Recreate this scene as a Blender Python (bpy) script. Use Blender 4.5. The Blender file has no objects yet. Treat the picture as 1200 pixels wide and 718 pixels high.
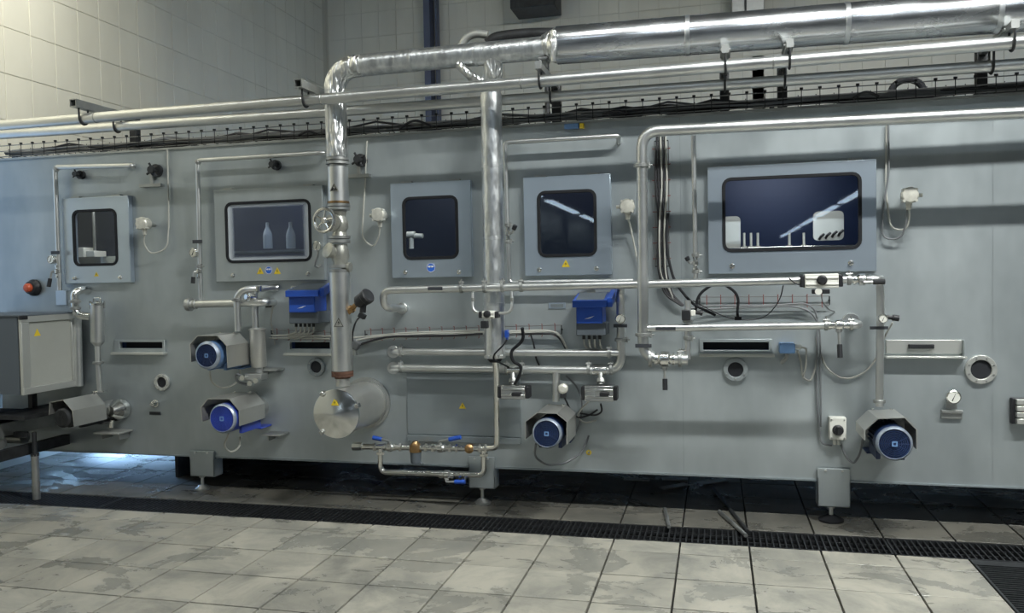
import bpy, math, random
from mathutils import Vector, Matrix
random.seed(7)
C = bpy.context.scene.collection
SC = bpy.context.scene
R = math.radians

# ------------------------------------------------------------------ camera
F_PX, DIST, EYE = 961.06, 5.6, 1.62          # focal length in pixels of a 1200 px wide frame, distance to the machine face, eye height
YAW, PITCH, ROLL = R(-13.9587), R(-2.0025), R(-1.0917)
fw = Vector((math.sin(YAW)*math.cos(PITCH), math.cos(YAW)*math.cos(PITCH), math.sin(PITCH)))
r0 = Vector((math.cos(YAW), -math.sin(YAW), 0)); u0 = r0.cross(fw)
rt = math.cos(ROLL)*r0 + math.sin(ROLL)*u0
up = -math.sin(ROLL)*r0 + math.cos(ROLL)*u0
EYEP = Vector((0, -DIST, EYE))
cam = bpy.data.cameras.new('camera'); camo = bpy.data.objects.new('camera', cam); C.objects.link(camo)
cam.sensor_fit = 'HORIZONTAL'; cam.sensor_width = 36; cam.lens = 36*F_PX/1200
cam.clip_start = .05; cam.clip_end = 300
camo.matrix_world = Matrix(((rt.x, up.x, -fw.x, EYEP.x), (rt.y, up.y, -fw.y, EYEP.y), (rt.z, up.z, -fw.z, EYEP.z), (0, 0, 0, 1)))
SC.camera = camo

# ------------------------------------------------------------------ world, lamps, exposure
w = bpy.data.worlds.new('world'); SC.world = w; w.use_nodes = True
w.node_tree.nodes['Background'].inputs[0].default_value = (.45, .58, .75, 1)
w.node_tree.nodes['Background'].inputs[1].default_value = .3
SC.view_settings.view_transform = 'Standard'; SC.view_settings.look = 'None'
SC.view_settings.exposure = -1.08; SC.view_settings.gamma = 1
def area(name, loc, rot, sx, sy, energy, col):
    l = bpy.data.lights.new(name, 'AREA'); l.shape = 'RECTANGLE'; l.size = sx; l.size_y = sy
    l.energy = energy; l.color = col
    o = bpy.data.objects.new(name, l); o.location = loc; o.rotation_euler = rot; C.objects.link(o); return o
LAMP_Y, LAMP_Z = -3.5, 6.55
LAMPS = [(-5.4, .12), (-2.8, .12), (-.4, .45), (2.0, 2.4), (4.4, 2.0)]
for lx, k in LAMPS:
    area('lamp_light', (lx, LAMP_Y, LAMP_Z-.06), (R(8), 0, 0), 1.5, .14, 330*k, (.98, 1, .965))
wash = area('wall_washer', (-4.2, -.9, 6.4), (0, R(64), 0), .2, 1.2, 260, (1, .96, .82)); wash.data.spread = R(110)
for lx in (-1, 4, 8):
    area('hall_fill', (lx, -11, 7.4), (0, 0, 0), 3, .3, 150, (.77, .89, 1))  # added bluish fill for the ambient light, no lamp bodies
area('daylight_front', (-6.1, -.6, 2.0), (0, R(-90), 0), 2.2, .9, 10, (.45, .68, 1))
rear = area('daylight_rear', (-6.1, 2.6, .60), (0, R(-80), 0), .8, 3.2, 3200, (.35, .6, 1)); rear.data.spread = R(75)
for lx, e in ((.43, 13), (-2.2, 3), (-1.15, 2), (-3.55, 7), (-4.75, 7)):
    area('cavity_fill_light', (lx, .06, 2.42), (R(20), 0, 0), .6, .06, e, (1, .97, .9))  # added lights that brighten what shows behind the panes, no lamp known there

# ------------------------------------------------------------------ from a sight line to a place in the room
def P(px, py, Y=0.0):
    """the point of the vertical plane y = Y seen at this pixel of the photograph"""
    d = fw + rt*((px-600)/F_PX) - up*((py-359)/F_PX)
    return EYEP + d*((DIST+Y)/d.y)
def S(px, py, Y=0.0):
    """metres per pixel there"""
    return ((P(px, py, Y)-EYEP).dot(fw))/F_PX

# ------------------------------------------------------------------ mesh building
class B:
    def __init__(s): s.v = []; s.f = []
    def add(s, vs, fs):
        n = len(s.v); s.v += [tuple(v) for v in vs]; s.f += [tuple(i+n for i in f) for f in fs]; return s
    def box(s, c, size, rot=None):
        hx, hy, hz = (a/2 for a in size); c = Vector(c)
        vs = [Vector((x, y, z)) for x in (-hx, hx) for y in (-hy, hy) for z in (-hz, hz)]
        if rot is not None: vs = [rot @ v for v in vs]
        return s.add([v+c for v in vs], [(0, 1, 3, 2), (4, 6, 7, 5), (0, 4, 5, 1), (2, 3, 7, 6), (0, 2, 6, 4), (1, 5, 7, 3)])
    def span(s, a, b):
        lo = [min(a[i], b[i]) for i in range(3)]; hi = [max(a[i], b[i]) for i in range(3)]
        return s.box([(lo[i]+hi[i])/2 for i in range(3)], [hi[i]-lo[i] for i in range(3)])
    def lathe(s, p, axis, prof, seg=20, caps=True):
        """prof: (distance along the axis, radius)"""
        p = Vector(p); a = Vector(axis).normalized()
        x = a.orthogonal().normalized(); y = a.cross(x)
        vs = []; fs = []
        for t, r in prof:
            for k in range(seg):
                q = 2*math.pi*k/seg; vs.append(p + a*t + (x*math.cos(q)+y*math.sin(q))*max(r, 1e-5))
        for i in range(len(prof)-1):
            for k in range(seg):
                k2 = (k+1) % seg; fs.append((i*seg+k, i*seg+k2, (i+1)*seg+k2, (i+1)*seg+k))
        if caps and prof[0][1] > 1e-4: fs.append(tuple(range(seg-1, -1, -1)))
        if caps and prof[-1][1] > 1e-4: fs.append(tuple((len(prof)-1)*seg+k for k in range(seg)))
        return s.add(vs, fs)
    def cyl(s, a, b, r, r2=None, seg=16):
        a = Vector(a); b = Vector(b)
        return s.lathe(a, b-a, [(0, r), ((b-a).length, r if r2 is None else r2)], seg)
    def tube(s, pts, r, seg=14, fillet=0.0, steps=6, closed=False):
        pts = [Vector(p) for p in pts]
        if fillet > 0 and len(pts) > 2:
            out = [pts[0]]
            for i in range(1, len(pts)-1):
                p, q, n = pts[i-1], pts[i], pts[i+1]
                d1 = p-q; d2 = n-q
                k = min(fillet, d1.length*.49, d2.length*.49)
                if d1.length < 1e-6 or d2.length < 1e-6 or d1.angle(d2) > 3.1: out.append(q); continue
                a = q+d1.normalized()*k; b = q+d2.normalized()*k
                for j in range(steps+1):
                    t = j/steps; out.append(a*(1-t)**2+q*2*t*(1-t)*1.0+b*t*t)
            out.append(pts[-1]); pts = out
        n = len(pts)
        tang = []
        for i in range(n):
            if closed: t = pts[(i+1) % n]-pts[i-1]
            else: t = pts[min(i+1, n-1)]-pts[max(i-1, 0)]
            tang.append(t.normalized())
        x = tang[0].orthogonal().normalized(); vs = []; fs = []
        for i in range(n):
            x = x - tang[i]*x.dot(tang[i]); x.normalize(); y = tang[i].cross(x)
            for k in range(seg):
                q = 2*math.pi*k/seg; vs.append(pts[i]+(x*math.cos(q)+y*math.sin(q))*r)
        for i in range(n if closed else n-1):
            j = (i+1) % n
            for k in range(seg):
                k2 = (k+1) % seg; fs.append((i*seg+k, i*seg+k2, j*seg+k2, j*seg+k))
        if not closed:
            fs.append(tuple(range(seg-1, -1, -1))); fs.append(tuple((n-1)*seg+k for k in range(seg)))
        return s.add(vs, fs)
    def prism(s, pts, vec):
        pts = [Vector(p) for p in pts]; vec = Vector(vec); n = len(pts)
        return s.add(pts+[p+vec for p in pts], [tuple(range(n)), tuple(range(2*n-1, n-1, -1))]+[(i, i+n, (i+1) % n+n, (i+1) % n) for i in range(n)])
    def ring(s, outer, inner, y0, y1):
        """flat frame between two equally long outlines of (x, z), from y0 (front) to y1"""
        n = len(outer)
        vs = [(x, y0, z) for x, z in outer]+[(x, y0, z) for x, z in inner]+[(x, y1, z) for x, z in outer]+[(x, y1, z) for x, z in inner]
        fs = []
        for i in range(n):
            j = (i+1) % n
            fs += [(i, j, n+j, n+i), (2*n+i, 3*n+i, 3*n+j, 2*n+j), (i, 2*n+i, 2*n+j, j), (n+i, n+j, 3*n+j, 3*n+i)]
        return s.add(vs, fs)
    def ball(s, c, r, seg=14, sc=(1, 1, 1)):
        n = len(s.v)
        s.lathe((0, 0, 0), (0, 0, 1), [(-r*math.cos(math.pi*i/8), r*math.sin(math.pi*i/8)) for i in range(9)], seg)
        c = Vector(c)
        for i in range(n, len(s.v)):
            v = s.v[i]; s.v[i] = (v[0]*sc[0]+c.x, v[1]*sc[1]+c.y, v[2]*sc[2]+c.z)
        return s
    def bolt(s, p, r, axis=(0, -1, 0), h=None):
        return s.lathe(p, axis, [(-.004, r), (h or r*.9, r), ((h or r*.9)+.001, r*.8)], 6)

def rrect(x0, z0, x1, z1, r, k=5):
    out = []
    for cx, cz, a0 in ((x1-r, z1-r, 0), (x0+r, z1-r, 90), (x0+r, z0+r, 180), (x1-r, z0+r, 270)):
        for i in range(k):
            a = R(a0+90*i/(k-1)); out.append((cx+r*math.cos(a), cz+r*math.sin(a)))
    return out
def orect(x0, z0, x1, z1, inner, k=5):
    """outer rectangle with as many points as the rounded inner outline, corner for corner"""
    out = []
    for c, (cx, cz) in enumerate(((x1, z1), (x0, z1), (x0, z0), (x1, z0))):
        for i in range(k):
            px, pz = inner[c*k+i]
            if i == k//2: out.append((cx, cz))
            elif (i < k//2) == (c % 2 == 0): out.append((cx, pz))
            else: out.append((px, cz))
    return out

def mesh(name, b, mat, smooth=True):
    me = bpy.data.meshes.new(name); me.from_pydata(b.v, [], b.f)
    me.validate(); me.materials.append(mat)
    import bmesh
    bm = bmesh.new(); bm.from_mesh(me); bmesh.ops.recalc_face_normals(bm, faces=bm.faces); bm.to_mesh(me); bm.free()
    if smooth:
        me.polygons.foreach_set('use_smooth', [True]*len(me.polygons)); me.set_sharp_from_angle(angle=R(35))
    return me
def props(o, label=None, cat=None, group=None, kind=None):
    if label: o['label'] = label
    if cat: o['category'] = cat
    if group: o['group'] = group
    if kind: o['kind'] = kind
    return o
def thing(name, label, cat, loc, group=None):
    o = bpy.data.objects.new(name, None); o.empty_display_size = .05; o.location = loc; C.objects.link(o)
    return props(o, label, cat, group)
def root_of(o):
    while o.parent: o = o.parent
    return o
def part(parent, name, b, mat, label=None, kind=None, bevel=0, smooth=True):
    loc = root_of(parent).location
    b.v = [(v[0]-loc.x, v[1]-loc.y, v[2]-loc.z) for v in b.v]
    o = bpy.data.objects.new(name, mesh(name, b, mat, smooth)); o.parent = parent; C.objects.link(o)
    if bevel: bev(o, bevel)
    return props(o, label, None, None, kind)
def bev(o, width):
    m = o.modifiers.new('edge', 'BEVEL'); m.width = width; m.segments = 2; m.limit_method = 'ANGLE'; m.angle_limit = R(40)
def single(name, b, mat, label, cat, group=None, kind=None, bevel=0, smooth=True):
    n = len(b.v); c = Vector((sum(v[0] for v in b.v)/n, sum(v[1] for v in b.v)/n, min(v[2] for v in b.v)))
    b.v = [(v[0]-c.x, v[1]-c.y, v[2]-c.z) for v in b.v]
    o = bpy.data.objects.new(name, mesh(name, b, mat, smooth)); o.location = c; C.objects.link(o)
    if bevel: bev(o, bevel)
    return props(o, label, cat, group, kind)

# ------------------------------------------------------------------ materials
def mat(name, col, metal=0.0, rough=.5, vary=0.0, scale=4.0, stretch=(1, 1, 1), bump=0.0, bscale=40.0, bstretch=(1, 1, 1), rvary=0.0, emit=0.0, space='Object', tint=None, coat=0.0, detail=4.0, bdist=.01):
    m = bpy.data.materials.new(name); m.use_nodes = True; nt = m.node_tree; N = nt.nodes; L = nt.links
    b = N['Principled BSDF']
    b.inputs['Base Color'].default_value = (*col, 1); b.inputs['Metallic'].default_value = metal; b.inputs['Roughness'].default_value = rough
    if coat: b.inputs['Coat Weight'].default_value = coat; b.inputs['Coat Roughness'].default_value = .1
    def noise(sc, st, det=detail):
        if space == 'World': src = N.new('ShaderNodeNewGeometry').outputs['Position']
        else: src = N.new('ShaderNodeTexCoord').outputs['Object']
        mp = N.new('ShaderNodeMapping'); mp.inputs['Scale'].default_value = st; L.new(src, mp.inputs['Vector'])
        n = N.new('ShaderNodeTexNoise'); n.inputs['Scale'].default_value = sc; n.inputs['Detail'].default_value = det; n.inputs['Roughness'].default_value = .6
        L.new(mp.outputs['Vector'], n.inputs['Vector']); return n.outputs['Fac']
    if vary or rvary:
        f = noise(scale, stretch)
        if vary:
            cr = N.new('ShaderNodeValToRGB'); t = tint or col
            cr.color_ramp.elements[0].position = .3; cr.color_ramp.elements[1].position = .7
            cr.color_ramp.elements[0].color = (*[max(0, c*(1-vary)) for c in t], 1); cr.color_ramp.elements[1].color = (*[min(1, c*(1+vary)) for c in col], 1)
            L.new(f, cr.inputs['Fac']); L.new(cr.outputs['Color'], b.inputs['Base Color'])
        if rvary:
            mr = N.new('ShaderNodeMapRange'); mr.inputs['From Min'].default_value = .3; mr.inputs['From Max'].default_value = .7
            mr.inputs['To Min'].default_value = max(0, rough-rvary); mr.inputs['To Max'].default_value = min(1, rough+rvary)
            L.new(f, mr.inputs['Value']); L.new(mr.outputs['Result'], b.inputs['Roughness'])
    if bump:
        f2 = noise(bscale, bstretch, 2)
        bp = N.new('ShaderNodeBump'); bp.inputs['Strength'].default_value = bump; bp.inputs['Distance'].default_value = bdist
        L.new(f2, bp.inputs['Height']); L.new(bp.outputs['Normal'], b.inputs['Normal'])
    if emit:
        b.inputs['Emission Color'].default_value = (*col, 1); b.inputs['Emission Strength'].default_value = emit
    return m
M = {}
M['face'] = mat('face_sheet', (.425, .465, .478), .55, .42, .17, 1.6, (1, 1, .5), .05, 5, (1, 1, .3), .08, tint=(.385, .43, .448))
M['face_dark'] = mat('panel_sheet', (.30, .34, .36), .6, .42, .12, 1.4, (.4, 1, 1), .03, 6, (1, 1, .2), .06)
M['hatch'] = mat('hatch_sheet', (.50, .58, .665), .75, .31, .10, 1.1)
M['steel'] = mat('pipe_steel', (.76, .77, .76), 1, .36, .10, 3, (1, 1, 1), .03, 30, (1, 1, 1), .05)
M['bright'] = mat('polished_steel', (.78, .78, .75), 1, .2, .06, 8, rvary=.06)
M['dull'] = mat('weathered_steel', (.42, .43, .42), .85, .42, .2, 6, bump=.08, bscale=20, rvary=.08)
M['hood'] = mat('hood_sheet', (.60, .60, .57), .8, .33, .06, 5, rvary=.04)
M['foil'] = mat('foil_jacket', (.80, .83, .86), 1, .36, .22, 22, (1, 1, .4), bump=.8, bscale=14, bstretch=(1, 1, .4), bdist=.014, rvary=.06)
M['foil_crumpled'] = mat('crumpled_foil_jacket', (.80, .81, .80), 1, .34, .2, 14, (1, 1, .25), bump=1.0, bscale=20, bstretch=(1, 1, .25), bdist=.05, rvary=.06)
M['clad'] = mat('clad_sheet', (.72, .74, .76), 1, .25, .05, 4, (1, 3, 3), bump=.25, bscale=3, bstretch=(.5, 3, 3), rvary=.05)
M['blue'] = mat('motor_blue', (.035, .07, .42), 0, .35, .2, 8, coat=.2)
M['blue_deep'] = mat('motor_dark_blue', (.013, .03, .095), 0, .42, .25, 8)
M['blue_box'] = mat('box_blue', (.02, .085, .45), 0, .35)
M['blue_pale'] = mat('pale_blue_plastic', (.16, .30, .55), 0, .45)
M['black'] = mat('black_plastic', (.018, .019, .022), 0, .45)
M['rubber'] = mat('black_rubber', (.006, .007, .010), 0, .85)
M['rim'] = mat('worn_rim', (.40, .46, .56), .6, .35, .35, 14)
M['fan_navy'] = mat('fan_navy', (.008, .016, .05), 0, .5)
M['cavity'] = mat('wet_interior', (.014, .03, .09), .2, .45)
M['void'] = mat('dark_interior', (.012, .014, .018), 0, .7)
M['iron'] = mat('dark_iron', (.05, .052, .055), .6, .5, .3, 12)
M['rust'] = mat('rusty_flange', (.16, .085, .06), .5, .65, .35, 20)
M['bronze'] = mat('bronze', (.40, .25, .12), 1, .35, .25, 14)
M['grey_box'] = mat('grey_plastic', (.10, .12, .14), 0, .5)
M['valve_iron'] = mat('valve_casting', (.42, .42, .38), .7, .4, .2, 16)
M['white'] = mat('white_plastic', (.78, .78, .72), 0, .4)
M['cast'] = mat('cast_head', (.66, .65, .58), .3, .4, .15, 20)
M['cable_w'] = mat('pale_cable', (.46, .46, .42), 0, .5)
M['cable_k'] = mat('black_cable', (.02, .02, .024), 0, .5)
M['cable_g'] = mat('grey_cable', (.16, .17, .18), 0, .5)
M['wire'] = mat('tray_wire', (.30, .30, .30), .9, .4)
M['clip'] = mat('red_clip', (.26, .08, .07), .1, .5)
M['yellow'] = mat('sign_yellow', (.75, .55, .03), 0, .5)
M['signblue'] = mat('sign_blue', (.03, .14, .60), 0, .45)
M['signwhite'] = mat('sign_white', (.8, .8, .8), 0, .5)
M['signblack'] = mat('sign_black', (.015, .015, .015), 0, .5)
M['tag'] = mat('name_tag', (.05, .055, .065), .2, .45)
M['orange'] = mat('orange_lens', (.55, .10, .04), 0, .35)
M['alu'] = mat('alu_profile', (.62, .63, .60), .7, .4)
M['board'] = mat('grey_board', (.36, .37, .34), 0, .5, .06, 3)
M['walltile'] = mat('wall_tile', (.74, .73, .64), 0, .38, .08, 1.5, (1, 1, .3), space='World', rvary=.05)
M['grout'] = mat('grout', (.60, .59, .51), 0, .8)
M['joint'] = mat('floor_joint', (.045, .043, .04), 0, .7)
M['plaster'] = mat('plaster', (.33, .34, .32), 0, .7, .1, .8, space='World')
M['ceil'] = mat('ceiling_sheet', (.24, .25, .25), 0, .8)
M['concrete'] = mat('concrete', (.16, .165, .165), 0, .35, .3, 2.2, space='World', rvary=.15)
M['channel'] = mat('drain_channel', (.02, .02, .022), 0, .5)
M['grate'] = mat('grate_iron', (.055, .058, .062), .7, .42, .3, 30)
M['tube'] = mat('lamp_tube', (.75, .88, 1.0), 0, .5, emit=16)
M['lampbody'] = mat('lamp_body', (.5, .5, .5), 0, .5)

def floor_mat(name='floor_tile', k=1.0):
    m = bpy.data.materials.new(name); m.use_nodes = True; nt = m.node_tree; N = nt.nodes; L = nt.links; b = N['Principled BSDF']
    geo = N.new('ShaderNodeNewGeometry'); oi = N.new('ShaderNodeObjectInfo')
    def noise(sc, det, ro=.6, st=(1, 1, 1)):
        mp = N.new('ShaderNodeMapping'); mp.inputs['Scale'].default_value = st; L.new(geo.outputs['Position'], mp.inputs['Vector'])
        n = N.new('ShaderNodeTexNoise'); n.inputs['Scale'].default_value = sc; n.inputs['Detail'].default_value = det; n.inputs['Roughness'].default_value = ro
        n.inputs['Distortion'].default_value = .6
        L.new(mp.outputs['Vector'], n.inputs['Vector']); return n.outputs['Fac']
    def ramp(f, p0, p1, c0, c1):
        r = N.new('ShaderNodeValToRGB'); r.color_ramp.elements[0].position = p0; r.color_ramp.elements[1].position = p1
        r.color_ramp.elements[0].color = (*c0, 1); r.color_ramp.elements[1].color = (*c1, 1); L.new(f, r.inputs['Fac']); return r.outputs['Color']
    patch = ramp(noise(1.7, 6, .68, (1, 1.5, 1)), .515, .56, (0, 0, 0), (1, 1, 1))        # damp stains with an edge of their own
    base = ramp(noise(2.2, 7, .7), .32, .6, (.20, .20, .18), (.42, .40, .34))
    mx = N.new('ShaderNodeMix'); mx.data_type = 'RGBA'; mx.inputs[7].default_value = (.20, .20, .18, 1)
    mf = N.new('ShaderNodeMath'); mf.operation = 'MULTIPLY'; mf.inputs[1].default_value = .55; L.new(patch, mf.inputs[0]); L.new(mf.outputs[0], mx.inputs[0])
    L.new(base, mx.inputs[6])
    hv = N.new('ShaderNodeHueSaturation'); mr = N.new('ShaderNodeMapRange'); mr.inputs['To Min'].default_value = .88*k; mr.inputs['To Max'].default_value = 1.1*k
    L.new(oi.outputs['Random'], mr.inputs['Value']); L.new(mr.outputs['Result'], hv.inputs['Value']); L.new(mx.outputs[2], hv.inputs['Color'])
    L.new(hv.outputs['Color'], b.inputs['Base Color'])
    rr = N.new('ShaderNodeMapRange'); rr.inputs['To Min'].default_value = .46; rr.inputs['To Max'].default_value = .22; L.new(patch, rr.inputs['Value'])
    L.new(rr.outputs['Result'], b.inputs['Roughness'])
    bp = N.new('ShaderNodeBump'); bp.inputs['Strength'].default_value = .12; bp.inputs['Distance'].default_value = .004; L.new(noise(60, 3), bp.inputs['Height']); L.new(bp.outputs['Normal'], b.inputs['Normal'])
    return m
M['tile'] = floor_mat()
M['tile_dark'] = floor_mat('dark_floor_tile', .38)  # darker copy of the floor tile, laid behind the drain
def glass_mat(name, tint, fog=0.0, w=.3, h=.2):
    m = bpy.data.materials.new(name); m.use_nodes = True; nt = m.node_tree; N = nt.nodes; L = nt.links
    out = N['Material Output']; N.remove(N['Principled BSDF'])
    tr = N.new('ShaderNodeBsdfTransparent'); tr.inputs[0].default_value = (*tint, 1)
    gl = N.new('ShaderNodeBsdfGlossy'); gl.inputs['Roughness'].default_value = .02; gl.inputs['Color'].default_value = (.85, .93, 1, 1)
    fr = N.new('ShaderNodeFresnel'); fr.inputs['IOR'].default_value = 1.7
    gb = N.new('ShaderNodeNewGeometry'); ib = N.new('ShaderNodeMath'); ib.operation = 'SUBTRACT'; ib.inputs[0].default_value = 1; L.new(gb.outputs['Backfacing'], ib.inputs[1])
    fm = N.new('ShaderNodeMath'); fm.operation = 'MULTIPLY'; L.new(fr.outputs[0], fm.inputs[0]); L.new(ib.outputs[0], fm.inputs[1])   # the pane mirrors on its outer face only
    mx = N.new('ShaderNodeMixShader'); L.new(fm.outputs[0], mx.inputs[0]); L.new(tr.outputs[0], mx.inputs[1]); L.new(gl.outputs[0], mx.inputs[2])
    last = mx.outputs[0]
    if fog:                                                              # condensation, thick along the edges of the pane
        tc = N.new('ShaderNodeTexCoord'); sp = N.new('ShaderNodeSeparateXYZ'); L.new(tc.outputs['Generated'], sp.inputs[0])
        def edge(o):
            a = N.new('ShaderNodeMath'); a.operation = 'SUBTRACT'; a.inputs[1].default_value = .5; L.new(o, a.inputs[0])
            c = N.new('ShaderNodeMath'); c.operation = 'ABSOLUTE'; L.new(a.outputs[0], c.inputs[0])
            d = N.new('ShaderNodeMapRange'); d.inputs['From Min'].default_value = .41; d.inputs['From Max'].default_value = .5; L.new(c.outputs[0], d.inputs['Value']); return d.outputs['Result']
        a = N.new('ShaderNodeMath'); a.operation = 'MAXIMUM'; L.new(edge(sp.outputs[0]), a.inputs[0]); L.new(edge(sp.outputs[2]), a.inputs[1])
        nz = N.new('ShaderNodeTexNoise'); nz.inputs['Scale'].default_value = 7; L.new(tc.outputs['Object'], nz.inputs['Vector'])
        q = N.new('ShaderNodeMath'); q.operation = 'MULTIPLY_ADD'; L.new(a.outputs[0], q.inputs[0]); q.inputs[1].default_value = .95
        k = N.new('ShaderNodeMath'); k.operation = 'MULTIPLY'; k.inputs[1].default_value = .05*fog; L.new(nz.outputs['Fac'], k.inputs[0]); L.new(k.outputs[0], q.inputs[2])
        df = N.new('ShaderNodeBsdfDiffuse'); df.inputs[0].default_value = (.75, .8, .84, 1)
        m2 = N.new('ShaderNodeMixShader'); L.new(q.outputs[0], m2.inputs[0]); L.new(last, m2.inputs[1]); L.new(df.outputs[0], m2.inputs[2]); last = m2.outputs[0]
    L.new(last, out.inputs['Surface']); return m
M['glass'] = glass_mat('dark_glass', (.85, .88, .91))
M['glass_fog'] = glass_mat('fogged_glass', (.62, .68, .78), 1.0)
# ================================================================== THE SETTING
def inst(parent, name, me, loc, rot=None, kind=None):
    o = bpy.data.objects.new(name, me); o.parent = parent; o.location = Vector(loc)-root_of(parent).location
    if rot: o.rotation_euler = rot
    C.objects.link(o)
    if kind: o['kind'] = kind
    return o
def struct(name, b, m, **k): return single(name, b, m, None, None, kind='structure', smooth=False, **k)

XL, YB, ZC = -6.2, 7.0, 7.8                    # left wall, back wall, ceiling
XR, YF = 14.0, -66.0
TP = .4                                        # floor tile pitch
# floor: bed, with a drain channel along the machine and a branch towards the viewer
DY0, DY1 = -.59, -.27
BX0, BX1 = 1.36, 1.78
fl = struct('floor', B().span((XL-.2, YF, -.30), (XR, YB, -.16)), M['channel'])
def slab(a, b): return part(fl, 'concrete_slab', B().span((a[0], a[1], -.16), (b[0], b[1], 0)), M['concrete'], smooth=False)
slab((XL-.2, 1.73), (XR, YB)); slab((3.38, YF), (XR, 1.73)); slab((XL-.2, YF), (3.38, -2.81))
tiles_done = set()
bed = B().span((XL-.2, DY1, -.16), (3.38, 1.73, -.03)).span((XL-.2, -2.81, -.16), (BX0, DY0, -.03)).span((BX1, -2.81, -.16), (3.38, DY0, -.03))
part(fl, 'tile_bed', bed, M['joint'], smooth=False)
def tile_mesh(sx, sy, m):
    g = .0055; hx, hy, t, c = sx/2-g, sy/2-g, .03, .0015
    vs = [(-hx, -hy, -t), (hx, -hy, -t), (hx, hy, -t), (-hx, hy, -t), (-hx, -hy, -c), (hx, -hy, -c), (hx, hy, -c), (-hx, hy, -c),
          (-hx+c, -hy+c, 0), (hx-c, -hy+c, 0), (hx-c, hy-c, 0), (-hx+c, hy-c, 0)]
    b = B().add(vs, [(0, 1, 5, 4), (1, 2, 6, 5), (2, 3, 7, 6), (3, 0, 4, 7), (4, 5, 9, 8), (5, 6, 10, 9), (6, 7, 11, 10), (7, 4, 8, 11), (8, 9, 10, 11)])
    return mesh('tile', b, M[m], False)
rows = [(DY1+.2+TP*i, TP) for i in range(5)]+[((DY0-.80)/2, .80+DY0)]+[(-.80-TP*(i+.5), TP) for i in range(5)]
cache = {}
for yc, h in rows:
    for k in range(-15, 9):
        x0 = -.222+TP*k; x1 = x0+TP
        if yc < DY0:
            if x0 < BX0 < x1: x1 = BX0
            elif x0 >= BX0 and x1 <= BX1+.05: continue
            elif x0 < BX1 < x1: x0 = BX1
        if x1-x0 < .05: continue
        key = (round(x1-x0, 3), round(h, 3), 'tile' if yc < DY0 else 'tile_dark')
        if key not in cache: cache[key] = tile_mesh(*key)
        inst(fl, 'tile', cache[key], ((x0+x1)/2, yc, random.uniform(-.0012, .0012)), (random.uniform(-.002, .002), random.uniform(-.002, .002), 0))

# walls and ceiling
wl = struct('wall_left', B().span((XL-.25, -1.1, 0), (XL-.012, YF, ZC)).span((XL-.25, -1.1, 0), (XL-.012, -.1, .8)).span((XL-.25, -1.1, 3.2), (XL-.012, -.1, ZC)).span((XL-.25, -.1, 0), (XL-.012, 0, ZC))
            .span((XL-.25, 0, 0), (XL-.012, 1.2, ZC)).span((XL-.25, 1.2, 2.1), (XL-.012, 5.2, ZC)).span((XL-.25, 5.2, 0), (XL-.012, YB, ZC)).span((XL-.25, 1.2, 0), (XL-.012, 5.2, .2)), M['grout'])
wb = struct('wall_back', B().span((XL-.25, YB+.012, 0), (XR, YB+.25, ZC)), M['grout'])
struct('wall_front', B().span((XL-.25, YF-.2, 0), (XR, YF, ZC)), M['plaster'])
struct('wall_right', B().span((XR, YF-.2, 0), (XR+.2, YB+.25, ZC)), M['plaster'])
struct('ceiling', B().span((XL-.25, YF-.2, ZC), (XR+.2, YB+.25, ZC+.2)), M['ceil'])
for n, (y0, y1, z0, z1) in enumerate(((-1.1, -.1, .8, 3.2), (1.2, 5.2, .2, 2.1))):
    b = B().span((XL-.1, y0, z0), (XL-.03, y1, z0+.06)).span((XL-.1, y0, z1-.06), (XL-.03, y1, z1))
    for i in range(4): yy = y0+(y1-y0-.06)*i/3; b.span((XL-.1, yy, z0), (XL-.03, yy+.06, z1))
    struct('window_%d' % (n+1), b, M['alu'])
def wtile(w_, h, axis):
    g = .003; a, c, t, e = w_/2-g, h/2-g, .008, .002
    q = [(-a, -c), (a, -c), (a, c), (-a, c)]; q2 = [(-a+e, -c+e), (a-e, -c+e), (a-e, c-e), (-a+e, c-e)]
    if axis == 'x': vs = [(0, u, v) for u, v in q]+[(t-e, u, v) for u, v in q]+[(t, u, v) for u, v in q2]
    else: vs = [(u, 0, v) for u, v in q]+[(u, -t+e, v) for u, v in q]+[(u, -t, v) for u, v in q2]
    fs = []
    for i in range(4):
        j = (i+1) % 4; fs += [(i, j, 4+j, 4+i), (4+i, 4+j, 8+j, 8+i)]
    return mesh('tile', B().add(vs, fs+[(8, 9, 10, 11)]), M['walltile'], False)
mt = wtile(.3, .42, 'x')
for i in range(23):
    for k in range(10):
        y = .26+.3*(i+.5); z = 2.71+.42*(k+.5)
        if y < YB-.1: inst(wl, 'tile', mt, (XL-.012+random.uniform(-.001, .001), y, z))
mt = wtile(.3, .4, 'y')
for i in range(23):
    for k in range(6):
        inst(wb, 'tile', mt, (XL+.15+.3*(i+.5)-.13, YB+.012+random.uniform(-.001, .001), 4.79+.4*(k+.5)))
mt2 = wtile(.6, .42, 'y')
big = B()
for i in range(40):
    for k in range(14):
        x = .55+.3*(i+.5) if k else 0
        if k: big.span((x-.146, YB-.002, 1.0+.4*k-.196), (x+.146, YB+.012, 1.0+.4*k+.196))
part(wb, 'tile_field', big, M['walltile'], kind='stuff', smooth=False)
lowb = B()
for i in range(23):
    for k in range(8): lowb.span((XL+.02+.3*i+.004, YB-.002, 1.59+.4*k+.004), (XL+.02+.3*i+.296, YB+.012, 1.59+.4*k+.396))
part(wb, 'tile_field', lowb, M['walltile'], kind='stuff', smooth=False)

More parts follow.
